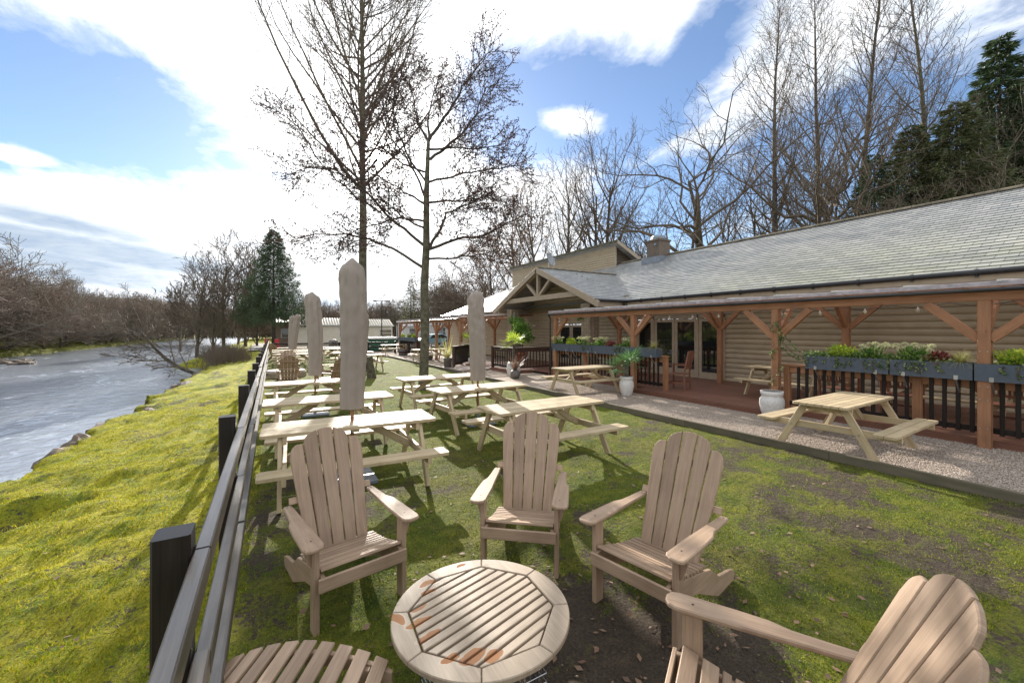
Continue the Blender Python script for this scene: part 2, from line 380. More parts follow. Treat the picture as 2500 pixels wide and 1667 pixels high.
b = MB(); wx = lines([(-27,-3,1.2)]); wy = lines([(-40,220,4),(220,900,60)])
b.quad([(-27,-60,-1.12),(-3.2,-60,-1.12),(-3.2,700,-1.12),(-27,700,-1.12)])
tag(b.build('river', M['water']), 'wide rippling river reflecting bright sky', 'river', kind='structure')
def sheet(name, pts, z, mat, label, cat):
    b = MB(); b.quad([(p[0], p[1], z) for p in pts]); return tag(b.build(name, mat), label, cat, kind='structure')
sheet('gravel_path', [(7.02,-6),(20,-6),(20,40),(6.9,40)], .045, M['gravel'], 'pale brown gravel strip between the lawn and the decking', 'gravel')
M['asph'] = plain('park_tarmac', (.20,.19,.18), .9, var=.1, scale=3, bump=.3)
sheet('park_road', [(-2,44),(60,44),(60,66),(-2,66)], .05, M['asph'], 'grey tarmac of the caravan park beyond the garden', 'road')

def tri_scatter(name, P, hgt, wid, lean, mat, label, cat):
    n = len(P); a = rng.uniform(0, 2*math.pi, n); h = hgt*rng.uniform(.5, 1.3, n); w = wid*rng.uniform(.6, 1.3, n)
    dx = np.cos(a)*w/2; dy = np.sin(a)*w/2; la = rng.uniform(0, 2*math.pi, n); l = lean*h*rng.uniform(0, 1, n)
    V = np.zeros((n, 3, 3), dtype=np.float32)
    V[:,0] = P; V[:,0,0] -= dx; V[:,0,1] -= dy; V[:,1] = P; V[:,1,0] += dx; V[:,1,1] += dy
    V[:,2] = P; V[:,2,0] += np.cos(la)*l; V[:,2,1] += np.sin(la)*l; V[:,2,2] += h
    me = bpy.data.meshes.new(name); me.vertices.add(n*3); me.vertices.foreach_set('co', V.ravel())
    me.loops.add(n*3); me.loops.foreach_set('vertex_index', np.arange(n*3, dtype=np.int32))
    me.polygons.add(n); me.polygons.foreach_set('loop_start', np.arange(0, n*3, 3, dtype=np.int32)); me.polygons.foreach_set('loop_total', np.full(n, 3, dtype=np.int32))
    me.update(); me.validate(); me.materials.append(mat)
    o = bpy.data.objects.new(name, me); COL.objects.link(o); tag(o, label, cat, kind='stuff'); return o
def scatter_pts(x0, x1, y0, y1, n, near=1.0, fn=None):
    out = []
    while len(out) < n:
        x = random.uniform(x0, x1); y = y0+(y1-y0)*random.random()**near
        m = moss_f(x, y)
        if random.random() < (m-.22)*1.5+.35*noise.noise(Vector((x*9,y*9,2))): out.append((x, y, ground_z(x, y)-.004))
    return np.array(out, dtype=np.float32)
tri_scatter('grass', scatter_pts(-.2, 7.0, .7, 13, 150000, 1.7), .018, .0075, 1.1, M['blade'], 'short mossy grass growing over the lawn', 'grass')
P = scatter_pts(-3.4, -.15, .8, 15, 120000, 1.6)
tri_scatter('moss', P, .026, .0085, 1.2, M['bladeb'], 'bright yellow-green moss covering the riverbank', 'moss')
# pebbles
def pebbles(name, P, s0, mat, label):
    base = np.array([(1,0,0),(0,1,0),(-1,0,0),(0,-1,0),(0,0,.6),(0,0,-.3)], dtype=np.float32)
    fc = np.array([(0,1,4),(1,2,4),(2,3,4),(3,0,4),(1,0,5),(2,1,5),(3,2,5),(0,3,5)], dtype=np.int32)
    n = len(P); sc = s0*rng.uniform(.5, 1.3, (n,1,1)); an = rng.uniform(0, 6.28, n)
    V = np.repeat(base[None], n, 0)*sc*rng.uniform(.6, 1.2, (n,6,3)).astype(np.float32)
    c, s_ = np.cos(an)[:,None], np.sin(an)[:,None]; X = V[:,:,0]*c-V[:,:,1]*s_; Y = V[:,:,0]*s_+V[:,:,1]*c; V[:,:,0] = X; V[:,:,1] = Y
    V += P[:,None,:]; Fc = (fc[None]+np.arange(n)[:,None,None]*6).reshape(-1)
    me = bpy.data.meshes.new(name); me.vertices.add(n*6); me.vertices.foreach_set('co', V.astype(np.float32).ravel())
    me.loops.add(n*24); me.loops.foreach_set('vertex_index', Fc.astype(np.int32)); me.polygons.add(n*8)
    me.polygons.foreach_set('loop_start', np.arange(0, n*24, 3, dtype=np.int32)); me.polygons.foreach_set('loop_total', np.full(n*8, 3, dtype=np.int32))
    me.update(); me.validate(); me.materials.append(mat); o = bpy.data.objects.new(name, me); COL.objects.link(o); return tag(o, label, 'gravel', kind='stuff')
n = 60000; P = np.stack([rng.uniform(7.1, 9.7, n), .8+11*rng.uniform(0, 1, n)**1.4, np.full(n, .052)], 1).astype(np.float32)
pebbles('gravel_stones', P, .012, M['pebble'], 'loose pale gravel stones between lawn edging and decking')
n = 5000; P = np.stack([rng.uniform(-.1, 6.9, n), rng.uniform(.8, 8, n), np.full(n, .012)], 1).astype(np.float32)
pebbles('soil_crumbs', P, .008, leafmat('soil_crumbs', (.10,.07,.05), (.05,.035,.025), (.25,.19,.13), 0, .9), 'small crumbs of soil and grit strewn over the lawn')
b = MB()
for k in range(800):
    x, y = (random.gauss(1.9, 1.2), random.gauss(1.5, 1.1)) if k < 260 else (random.uniform(-3.1, 6.9), random.uniform(.8, 8))
    if x < -.3 and k < 260: continue
    z = ground_z(x, y)+.012; a = random.random()*6.28; L = random.uniform(.02, .06)
    b.leaf(Vector((x, y, z)), Vector((math.cos(a), math.sin(a), random.uniform(-.05, .35))), L, L*.6, Vector((random.gauss(0,.3), random.gauss(0,.3), 1)))
tag(b.build('fallen_leaves', leafmat('fallen_leaf', (.19,.10,.06), (.30,.19,.12), (.12,.07,.045), .2, .7)), 'dry brown leaves lying scattered on soil and moss', 'leaves', kind='stuff')
# lawn edging
b = MB(); y = -2
while y < 27.5:
    L = 2.4; b.plank((6.98+random.uniform(-.008,.008), y+.005, .06), (6.98+random.uniform(-.008,.008), y+L, .06), .055, .13, c=.006); y += L
tag(b.build('lawn_edging', M['sleeper']), 'long weathered timber edging board between lawn and gravel', 'edging')
# bank rocks
def rock(name, c, sz, label, cat='rock', group=None, mat=None, rot=0, seed=0):
    me = bpy.data.meshes.new(name); import bmesh; bm = bmesh.new(); bmesh.ops.create_icosphere(bm, subdivisions=3, radius=1)
    for v in bm.verts:
        p = v.co.copy(); k = 1+.38*noise.fractal(p*1.3+Vector((seed*7.3, 0, 0)), 1, 2, 4)+.12*round(noise.noise(p*2.5+Vector((seed,3,1)))*3)/3
        v.co = Vector((p.x*sz[0], p.y*sz[1], p.z*sz[2]))*k
    bm.to_mesh(me); bm.free(); me.materials.append(mat or M['rock']); o = bpy.data.objects.new(name, me); COL.objects.link(o); o.location = c; o.rotation_euler = (0,0,rot)
    return tag(o, label, cat, group)
for i, (x, y, s, lb) in enumerate([(160,1108,.32,'low dark rock at the bank edge nearest the camera'),(205,1075,.26,'small brown rock jutting from the mossy bank edge'),(268,1040,.40,'broad dark rock under the moss second along the bank'),
        (290,1012,.3,'flat rock overhanging the water below yellow moss'),(435,938,.55,'large dark squared rock ledge jutting out midway along the bank'),(470,916,.35,'brown rock beside the leaning tree end of the bank'),(505,893,.35,'small far rock at the end of the mossy bank')]):
    p = G(x, y, -.45); rock('bank_rock', (edge_x(p.y)+.06, p.y, -.60), (s*.95, s*1.9, .25), lb, seed=i)
for i in range(9):
    p = G(random.uniform(2, 90), random.uniform(876, 893), -1.1); rock('river_stone', (p.x, p.y, -1.14), (.9*random.uniform(.4,1), .6, .25), 'dark stones breaking the water near the far bank', 'rock', 'river stones by the far bank', seed=20+i)
for i in range(14):
    x, y = -2.65+random.uniform(-.4,.4), 6.95+random.uniform(-.22,.22); rock('hollow_stone', (x, y, ground_z(x, y)+.01), (.06, .05, .035), 'small grey stones lying in the hollow of the mossy bank', 'stone', 'stones in the bank hollow', M['greypot'], seed=40+i)

# ------------------------------------------------------------------ adirondack chair
def make_adk(mat, label, group=None):
    r = thing('adirondack_chair', label, 'chair', group=group)
    b = MB()                           # backrest of five round-topped slats
    bo = Vector((0, .12, .26)); up = Vector((0, .37, .80)).normalized(); LB = .905
    def top(x):                        # crown profile on the overall width
        if abs(x) <= .172: return LB-.085+math.sqrt(max(0, .178**2-x*x))*.62-.028
        return LB-.20+math.sqrt(max(0, 1-((abs(x)-.172)/.135)**2))*.095
    for i in range(5):
        k = i-2; w0, w1 = .079, .1075; gap0, gap1 = .0865, .1185
        xb, xt = k*gap0, k*gap1
        def X(t, e): f = t/LB; return (xb+(xt-xb)*f)+e*(w0+(w1-w0)*f)/2
        pts = [(X(0,-1), 0), (X(0,1), 0)]
        for q in range(9):
            e = 1-q/4; x = xt+e*w1/2*.999
            if abs(k) < 2: tt = top(x)
            else:
                a = (abs(x)-(abs(xt)-w1/2))/w1; tt = LB-.215+.115*math.sqrt(max(0, 1-max(0, a-.12)**2/.88**2)) if a > .12 else LB-.10
                tt = min(tt, LB-.105)
            pts.append((X(tt, e), tt))
        b.prism(pts, bo, (1,0,0), up, .02, .004)
    b.build('backrest', mat, r)
    b = MB(); nrm = Vector((1,0,0)).cross(up)
    for t, w in ((.12, .44), (.40, .60), (.68, .50)):
        c = bo+up*t-nrm*.013; b.plank(c-Vector((w/2,0,0)), c+Vector((w/2,0,0)), .05, .024, nrm, .003)
    b.build('back_brace', mat, r)
    b = MB()                           # seat slats following the curved side rails
    def sz(y): return .385-.105*((y+.33)/.52)-.018*math.sin((y+.33)/.52*math.pi)
    ys = [-.335+i*.0565 for i in range(9)]
    for i, y in enumerate(ys):
        w = .075 if i < 2 else .04
        yy = y if i >= 2 else -.335+i*.085
        if i >= 2: yy = -.335+.085+.066+(i-2)*.050
        dz = (sz(yy+.01)-sz(yy-.01))/.02
        b.plank((-.262, yy, sz(yy)), (.262, yy, sz(yy)), w-.004, .018, (0, -dz, 1), .003)
    b.build('seat', mat, r)
    b = MB(); b.plank((-.285, -.405, .322), (.285, -.405, .322), .022, .085, c=.004); b.build('apron', mat, r)
    for s in (-1, 1):
        b = MB(); o = Vector((s*.255-.0125, 0, 0))
        pts = [(-.395, .365), (-.395, .28), (-.28, .235), (0, .16), (.33, .0), (.60, .0), (.63, .03), (.62, .075), (.55, .10), (.34, .14), (.2, .24), (0, .29), (-.2, .33), (-.33, .368)]
        b.prism(pts, o, (0,1,0), (0,0,1), .025, .003, True); b.build('side_rail', mat, r)
        b = MB(); b.plank((s*.287, -.33, 0), (s*.287, -.33, .555), .034, .088, (0,1,0), .004); b.build('front_leg', mat, r)
        b = MB(); ox = s*.31; iw = -s
        q = [(-.062*s*-1+0, -.42)]
        ol = [(-.058, -.40), (-.045, -.435), (-.015, -.452), (.03, -.452), (.058, -.437), (.068, -.40), (.066, -.15), (.060, -.02), (.036, .06), (.030, .20), (.028, .315), (.018, .33), (-.022, .33), (-.034, .315), (-.045, .05), (-.056, -.15)]
        pts = [(ox+(p[0] if s > 0 else -p[0])+s*.0, p[1]) for p in ol]
        b.prism(pts, (0, 0, .555), (1,0,0), (0,1,0), .024, .006); b.build('armrest', mat, r)
        b = MB(); b.prism([(0,0),(.045,0),(.042,-.05),(.02,-.12),(0,-.15)], (s*.304, -.318, .553), (s,0,0), (0,0,1), .022, .003); b.build('arm_bracket', mat, r)
        b = MB(); 
        for yy in (-.33, .30): b.lathe([(0,.0), (.006,.0), (.006,-.002)], (s*.31, yy, .5805), 8)
        b.build('screw_cap', M['brownwood'], r)
    return r
adk = make_adk(M['teak'], 'teak chair at left with its back to the nearest picnic table')
def place(proto, front, a, label, group=None, first=False):
    rr = R(a); loc = Vector((front[0], front[1], 0))+Vector((-math.sin(rr), math.cos(rr), 0))*.33
    loc.z = .0
    if first: proto.location = loc; proto.rotation_euler = (0,0,rr); return proto
    return dup(proto, loc, a, label, group)
place(adk, (.51, 2.86), 10, None, first=True)
place(adk, (1.66, 2.72), -40, 'teak chair facing the camera directly behind the round coffee table')
place(adk, (2.02, 1.885), -78, 'teak chair right of the coffee table in side view facing left')
place(adk, (1.455, 1.09), 210, 'teak chair at bottom right corner cropped by the frame')
place(adk, (.47, 15.6), 180, 'far chair seen from behind in shade beside the log slab table')
place(adk, (.55, 18.0), 0, 'far chair whose round top shows over the one seen from behind')
place(adk, (1.75, 16.6), -62, 'pale far chair turned sideways right of the slim second parasol')
place(adk, (1.45, 14.1), 212, 'far shaded chair half hidden by the big front parasol')
place(adk, (.35, 29.5), 150, 'farthest chair at the end of the garden by the fir trunk')
# footstool
r = thing('footstool', 'teak footstool with arched slatted top cropped at bottom left', 'footstool', (.02, 1.93, 0), -30)
b = MB()
for i in range(9):
    x = -.34+i*.085; z = .40-.62*x*x-.04*max(0,x)
    b.plank((x, -.27, z), (x, .27, z), .066, .02, (1.24*x, 0, 1), .004)
b.build('slatted_top', M['teak'], r)
for s in (-1, 1):
    b = MB(); up_ = [(x, .387-.62*x*x) for x in np.linspace(-.38, .40, 12)]; lo = [(x, .387-.62*x*x-.06) for x in np.linspace(.40, -.38, 12)]
    b.prism(up_+lo, (0, s*.235+.012, 0), (1,0,0), (0,0,1), .024, .003, True); b.build('rail', M['teak'], r)
    for x in (-.25, .27):
        b = MB(); b.plank((x, s*.20, 0), (x, s*.20, .33), .07, .024, (0,1,0), .003); b.build('leg', M['teak'], r)
# round coffee table
def clip(poly, nx_, ny_, d):           # keep nx*x+ny*y <= d
    out = []
    for i in range(len(poly)):
        a, c = poly[i], poly[(i+1)%len(poly)]; da = nx_*a[0]+ny_*a[1]-d; dc = nx_*c[0]+ny_*c[1]-d
        if da <= 0: out.append(a)
        if da*dc < 0: t = da/(da-dc); out.append((a[0]+(c[0]-a[0])*t, a[1]+(c[1]-a[1])*t))
    return out
def m_wet():
    m, t = newmat('teak_with_wet_stains'); uv = t.n('UVMap').outputs[0]; ob = t.n('TexCoord').outputs['Object']
    n1 = t.noise(t.n('Mapping', i_Vector=uv, i_Scale=(3, 45, 1)).outputs[0], 1, 5, .6, .8); n2 = t.noise(t.n('Mapping', i_Vector=uv, i_Scale=(6, 280, 1)).outputs[0], 1, 3)
    ri = t.n('NewGeometry').outputs['Random Per Island']
    c = t.mix(t.ramp(n1, [(.3, 0), (.7, 1)]), (.385,.30,.215), (.28,.215,.15)); c = t.mix(t.math('MULTIPLY', t.ramp(n2, [(.45, 0), (.75, 1)]), .5), c, (.17,.115,.075))
    n3 = t.noise(ob, 7, 3)
    acc = None
    ndn = t.n('TexNoise', i_Vector=ob, i_Scale=9.0, i_Detail=3.0).outputs[1]
    dv = t.n('VectorMath', operation='ADD', i_0=ob, i_1=t.n('VectorMath', operation='SCALE', i_0=t.n('VectorMath', operation='SUBTRACT', i_0=ndn, i_1=(.5,.5,.5)).outputs[0], i_Scale=.06).outputs[0]).outputs[0]
    for (cx, cy, rx, ry) in STAINS:
        v = t.n('VectorMath', operation='MULTIPLY', i_0=t.n('VectorRotate', rotation_type='Z_AXIS', i_Vector=t.n('VectorMath', operation='SUBTRACT', i_0=dv, i_1=(cx,cy,0)).outputs[0], i_Angle=(-.26 if rx > ry else -.35)).outputs[0], i_1=(1/rx,1/ry,0)).outputs[0]
        l = t.n('VectorMath', operation='LENGTH', i_0=v).outputs['Value']; k = t.math('SUBTRACT', 1.3, l, clamp=True)
        acc = k if acc is None else t.math('MAXIMUM', acc, k)
    mk = t.ramp(acc, [(.26, 0), (.42, 1)]); rim = t.ramp(acc, [(.10, 0), (.24, .35), (.32, 0)])
    c = t.mix(rim, c, (.52,.44,.36)); c = t.mix(t.math('MULTIPLY', mk, .8), c, t.mix(n3, (.44,.19,.06), (.27,.11,.05)))
    hs = t.n('HueSaturation', i_Color=c, i_Value=t.math('ADD', t.math('MULTIPLY', ri, .22), .89)).outputs[0]
    finish(t, hs, t.ramp(mk, [(0, .5), (1, .12)]), t.math('ADD', n1, t.math('MULTIPLY', n2, .6)), .3, .002); return m
STAINS = [(-.17,.34,.055,.025),(-.40,.14,.022,.075),(-.19,.27,.05,.018),(-.28,.16,.06,.020),(-.31,.06,.075,.020),(-.30,-.04,.07,.022),(.06,.41,.035,.015),(-.26,-.22,.05,.025),(-.17,-.26,.08,.035),(-.08,-.30,.06,.03)]
M['wet'] = m_wet()
r = thing('coffee_table', 'round slatted teak table with orange wet stains on a gabion base', 'table', (.93, 1.90, 0), 0)
TR, TI = .45, .375; a0 = R(19)
b = MB()
for i in range(8):
    a1, a2 = a0+i*math.pi/4+.004, a0+(i+1)*math.pi/4-.004
    pts = [(TR*math.cos(a1+(a2-a1)*k/10), TR*math.sin(a1+(a2-a1)*k/10)) for k in range(11)]+[(TI*math.cos(a2), TI*math.sin(a2)), (TI*math.cos(a1), TI*math.sin(a1))]
    b.prism(pts, (0,0,.425), (1,0,0), (0,1,0), .026, .004)
b.build('rim', M['wet'], r)
b = MB(); octo = [(TI*.975*math.cos(a0+i*math.pi/4), TI*.985*math.sin(a0+i*math.pi/4)) for i in range(8)]
sa = R(15); nxx, nyy = -math.sin(sa), math.cos(sa); ns = 13; pit = 2*TI*.975/ns
for i in range(ns):
    lo = -TI*.975+i*pit; pl = clip(clip(octo, nxx, nyy, lo+pit-.0135), -nxx, -nyy, -lo)
    if len(pl) > 2:
        pr = [(p[0]*math.cos(-sa)-p[1]*math.sin(-sa), p[0]*math.sin(-sa)+p[1]*math.cos(-sa)) for p in pl]
        b.prism(pr, (0,0,.427), (math.cos(sa), math.sin(sa), 0), (nxx, nyy, 0), .022, .003, True)
b.build('slats', M['wet'], r)
b = MB(); b.plank((-.36,0,.413), (.36,0,.413), .06, .024); b.plank((0,-.36,.388), (0,.36,.388), .06, .024); b.build('batten', M['teakt'], r)
b = MB(); hw = .24
for k in range(9):
    z = .01+k*.045
    for (p, q) in (((-hw,-hw),(hw,-hw)),((hw,-hw),(hw,hw)),((hw,hw),(-hw,hw)),((-hw,hw),(-hw,-hw))): b.tube([(*p, z), (*q, z)], [.0022]*2, 4)
for k in range(11):
    t = -hw+k*2*hw/10
    for p in ((t,-hw),(t,hw),(-hw,t),(hw,t)): b.tube([(*p, .0), (*p, .375)], [.0022]*2, 4)
b.build('wire_cage', M['steel'], r)
import bmesh
bm = bmesh.new()
for k in range(130):
    mt = Matrix.Translation((random.uniform(-.20,.20), random.uniform(-.20,.20), random.uniform(.03,.35))) @ Euler((random.random()*6, random.random()*6, 0)).to_matrix().to_4x4() @ Matrix.Diagonal((random.uniform(.03,.05), random.uniform(.025,.04), random.uniform(.02,.035), 1))
    bmesh.ops.create_icosphere(bm, subdivisions=1, radius=1, matrix=mt)
me = bpy.data.meshes.new('stones'); bm.to_mesh(me); bm.free(); me.materials.append(M['greypot']); o = bpy.data.objects.new('stones', me); COL.objects.link(o); o.parent = r

# ------------------------------------------------------------------ picnic tables
def make_picnic(mat, label, npl=5, group=None, L=1.95):
    r = thing('picnic_table', label, 'picnic table', group=group); h = L/2
    def boards(name, y0, n, w, z, L2):
        b = MB(); g = .008
        for i in range(n):
            y = y0+(i-(n-1)/2)*(w+g); c = .03
            lo = -L2/2+random.uniform(0,.003); hi = L2/2
            pts = [(lo, y-w/2), (hi, y-w/2), (hi, y+w/2), (lo, y+w/2)]
            if i == 0: pts = [(lo, y-w/2+c), (lo+c*.3, y-w/2+c*.3), (lo+c, y-w/2), (hi-c, y-w/2), (hi-c*.3, y-w/2+c*.3), (hi, y-w/2+c), (hi, y+w/2), (lo, y+w/2)]
            if i == n-1: pts = [(lo, y-w/2), (hi, y-w/2), (hi, y+w/2-c), (hi-c*.3, y+w/2-c*.3), (hi-c, y+w/2), (lo+c, y+w/2), (lo+c*.3, y+w/2-c*.3), (lo, y+w/2-c)]
            b.prism(pts, (0,0,z-.038), (1,0,0), (0,1,0), .038, .003, True)
        return b.build(name, mat, r)
    wt = .70/npl-.008
    boards('tabletop', 0, npl, wt, .75, L)
    for s in (-1, 1): boards('bench', s*.735, 2, .12, .45, L)
    for e in (-1, 1):
        x = e*(h-.22)
        for s in (-1, 1):
            b = MB(); b.plank((x+e*.024, s*.62, 0), (x+e*.024, s*.24, .712), .095, .042, (1,0,0), .004); lg = b.build('leg', mat, r)
            b = MB()
            for t in (.52, .93):
                c = Vector((x+e*.047, s*(.62-.38*t), .712*t)); b.tube([c, c+Vector((e*.006,0,0))], [.013, .011], 8)
            b.build('bolt', M['steel'], lg)
        b = MB(); b.plank((x-e*.02, -.86, .39), (x-e*.02, .86, .39), .042, .095, c=.004); b.build('bench_support', mat, r)
        b = MB(); b.plank((x-e*.02, -.33, .668), (x-e*.02, .33, .668), .042, .088, c=.004); b.build('top_support', mat, r)
        b = MB(); b.plank((x-e*.04, 0, .37), (e*.18, 0, .70), .09, .042, (0,1,0), .004); b.build('brace', mat, r)
    b = MB(); b.box((0,0,.695), (.09,.62,.034), .002); b.build('batten', mat, r)
    return r
pt = make_picnic(M['pine'], 'nearest picnic table, left column, with the tallest parasol', 5)
pt.location = (.86, 5.42, 0); pt.rotation_euler = (0,0,R(-2)); gT = 'picnic tables in the garden'; pt['group'] = gT
for x, y, z, a, lb in [(.84,7.47,0,-1,'picnic table second from camera in the left column'),(.82,10.05,0,0,'picnic table pierced by the slim second parasol'),
        (3.60,5.22,0,2,'picnic table on the lawn directly behind the middle chair'),(3.56,7.45,0,5,'picnic table on the lawn with the right-hand parasol'),(3.52,9.55,0,2,'picnic table beside the speckled alder trunk'),
        (7.95,9.35,.05,2,'picnic table on gravel beside the potted palm'),
        (.95,22.3,0,0,'far left picnic table just beyond the far chairs'),(.95,24.6,0,0,'far left picnic table with the leaning distant parasol'),(.95,26.8,0,0,'far left picnic table under the most distant parasol'),(1.0,30.2,0,0,'last picnic table in the left column'),
        (3.6,19.9,0,3,'picnic table just behind the short leaning tree stump'),(3.6,22.4,0,3,'picnic table behind the one by the tree stump'),(3.5,27.4,0,0,'far picnic table in the middle of the garden'),(3.5,30.0,0,0,'farthest picnic table in front of the litter bin'),
        (7.9,31.0,.05,0,'picnic table on gravel in front of the far pergola end'),(7.75,22.6,.05,0,'picnic table on gravel left of the spiky potted plant')]:
    dup(pt, (x, y, z), a, lb, gT)
pt2 = make_picnic(M['pine'], 'picnic table on gravel at right with seven-plank top seen end-on', 7, L=1.9)
pt2.location = (7.80, 2.93, .05); pt2.rotation_euler = (0,0,R(2)); pt2['group'] = gT
dup(pt2, (11.45, 5.5, .16), 88, 'picnic table on the deck left of the trailing vine post', gT)
dup(pt2, (11.55, 2.6, .16), 90, 'picnic table on the deck behind the near dark balusters', gT)

# ------------------------------------------------------------------ parasols
def make_parasol(label, top, zb, rb, seed, lean=0):
    r = thing('closed_parasol', label, 'parasol')
    b = MB(); n = 60; rows = 64; prof = []
    for i in range(rows+1):
        t = i/rows; z = zb+(top-zb)*t
        rr = rb*(.97+.13*min(1, t/.7)) if t < .88 else rb*1.10*math.sqrt(max(0, 1-((t-.88)/.125)**2))
        prof.append((max(rr, .004), z))
    def fr(t, z):
        k = (z-zb)/(top-zb)
        v = noise.noise(Vector((math.cos(t)*1.5, math.sin(t)*1.5, z*1.1+seed*5)))*.10*(.35+k)+.035*math.sin(t*7+z*.9+seed)+.17*abs(math.sin(t*3.5+seed*2-z*.35+.4*noise.noise(Vector((0,z*1.3,seed)))))-.09+.05*noise.noise(Vector((t*1.5, z*9, seed)))
        v += .26*noise.noise(Vector((math.cos(t)*2.4, math.sin(t)*2.4, z*7+seed*9)))*(k**2)
        return 1+v
    b.lathe(prof, (0,0,0), n, fr); 
    for i in range(len(b.v)):
        x, y, z = b.v[i]; k = (z-zb)/(top-zb); k3 = max(0, (k-.80)/.2); b.v[i] = (x+.05*math.sin(k*2.6+seed)*k+lean*k, y+.02*math.sin(k*5+seed), z+k3*(x*.22*(1 if seed%2 else -1)-.0)+.02*math.sin(6*x/rb+seed)*k3)
    b.build('cover', M['cloth'], r, True)
    b = MB(); b.tube([(0,0,.06), (0,0,zb+.25)], [.021]*2, 10); b.build('pole', M['redwood'], r, True)
    b = MB(); b.box((0,0,.03), (.52,.52,.05), .008); b.tube([(0,0,.05),(0,0,.24)], [.03]*2, 10); b.build('base', M['lead'], r)
    b = MB(); b.tube([(rb*.6,-.02,zb-.0), (rb*.8,-.05,zb-.06), (rb*.3,-.07,zb-.10), (-.03,-.03,zb-.12)], [.004]*4, 5); b.build('tie_cord', M['brownwood'], r)
    return r
ps = [(.86,5.42,2.75,.91,.137,'tallest taupe covered parasol standing in the nearest left table'),(.82,10.05,2.70,.88,.140,'slim rounded taupe parasol in the third left table'),(3.56,7.45,2.66,.88,.145,'pale taupe closed parasol right of the alder trunk'),
      (.95,24.6,2.72,.85,.15,'distant closed parasol leaning slightly beside the slim one'),(.95,26.8,2.72,.85,.14,'most distant closed parasol nearest the fir tree'),(3.7,20.0,2.75,.85,.14,'distant closed parasol peeking out right of the tallest one')]
for i, (x, y, tp, zb, rb, lb) in enumerate(ps):
    o = make_parasol(lb, tp, zb, rb, i+1, .22 if i == 3 else 0); o.location = (x, y, 0); o['group'] = 'closed parasols in the tables'

# ------------------------------------------------------------------ riverside fence
r = thing('riverside_fence', 'glossy black post and rail fence running along the riverbank', 'fence')
for k in range(17):
    y = 1.78+k*2.02; b = MB(); hh = 1.215 if k else 1.205
    b.plank((-.292, y, -.1), (-.292+random.uniform(-.01,.01), y, hh+random.uniform(-.015,.015)), .106, .106, (0,1,0), .007); b.build('post', M['blackwood'], r)
for zi, z in enumerate((1.085, .72, .36)):
    for k in range(-1, 16):
        y0 = 1.78+k*2.02; b = MB(); dz = -.012 if k < 0 else random.uniform(-.008,.008); dx = random.uniform(-.004,.004)
        b.plank((-.212+dx, y0+.002, z+dz), (-.212+dx, y0+2.016, z+random.uniform(-.008,.008)-(.035 if k < 0 and zi == 0 else 0)*0), .048, .084, c=.005); b.build('rail', M['rail'], r)
r = thing('garden_end_fence', 'low black rail fence across the far end of the garden', 'fence')
for k in range(5):
    b = MB(); b.box((.2+k*2.1, 33.5, .5), (.16,.12,1.0)); b.build('post', M['blackwood'], r)
for z in (.9, .55):
    b = MB(); b.box((4.0, 33.5, z), (8.2,.05,.10)); b.build('rail', M['blackwood'], r)

# ------------------------------------------------------------------ building
WX = 13.4; DZ = .16
B = thing('restaurant_building', 'long low log-clad building with grey slate roof and gabled porch', 'building')
def logs(b, p0, p1, z0, z1, out, ch=.165):
    p0 = Vector((*p0, 0)); p1 = Vector((*p1, 0)); out = Vector((*out, 0)); n = int(math.ceil((z1-z0)/ch))
    L = (p1-p0).length
    for i in range(n):
        za = z0+i*ch; h = min(ch, z1-za); prof = [(0,0),(.012,.002),(.03,.025),(.04,.06),(.042,.095),(.03,.135),(.012,.160),(0,.165)]
        prof = [(a, q*h/.165) for a, q in prof]; off = random.random()*9
        for k in range(len(prof)-1):
            (a, q), (c, w) = prof[k], prof[k+1]
            P = [p0+out*a+Vector((0,0,za+q)), p1+out*a+Vector((0,0,za+q)), p1+out*c+Vector((0,0,za+w)), p0+out*c+Vector((0,0,za+w))]
            b.quad(P, [(off, off+q), (off+L, off+q), (off+L, off+w), (off, off+w)])
b = MB(); o_ = (-1, 0)
for y0, y1, z0, z1 in ((-3,8.42,.1,3.05),(8.42,12.35,2.46,3.05),(12.35,15.7,.1,3.05),(15.7,17.8,2.2,3.05),(17.8,24.6,.1,3.05),(24.6,25.4,.1,3.05),(25.4,34.2,.1,3.05)):
    logs(b, (WX, y1), (WX, y0), z0, z1, o_)
logs(b, (WX, 34.2), (23.5, 34.2), .1, 3.05, (0,1))
b.quad([(WX+.01,-3,0),(WX+.01,-3,3.05),(23,-3,3.05),(23,-3,0)])
b.build('wall', M['clad'], B)
# roof with stepped slate courses
EX, EZ, RX, RZ = 13.0, 3.14, 18.53, 5.96; Y0, Y1 = -3.4, 34.7
def slates(b, e0, e1, r0, r1, nc, lift=.022):
    e0, e1, r0, r1 = map(Vector, (e0, e1, r0, r1)); nn = (e1-e0).cross(r0-e0).normalized()
    if nn.z < 0: nn = -nn
    sl = (r0-e0).length; ax = (e1-e0).normalized()
    for i in range(nc):
        t0, t1 = i/nc, (i+1)/nc
        a, c = e0.lerp(r0, t0), e1.lerp(r1, t0); d, e = e1.lerp(r1, t1), e0.lerp(r0, t1)
        A, C = a+nn*lift, c+nn*lift; v0 = i*.215+.003; 
        U = lambda p: (p-e0).dot(ax)
        b.quad([A, C, d+nn*.004, e+nn*.004], [(U(A), v0), (U(C), v0), (U(d), v0+.209), (U(e), v0+.209)])
        b.quad([a, c, C, A], [(U(a), v0), (U(c), v0), (U(c), v0+.01), (U(a), v0+.01)])
b = MB(); slates(b, (EX,Y1,EZ), (EX,Y0,EZ), (RX,Y1-5.6,RZ), (RX,Y0,RZ), 29)
slates(b, (2*RX-EX,Y1,EZ), (EX,Y1,EZ), (RX+.01,Y1-5.6,RZ), (RX-.01,Y1-5.6,RZ), 29)
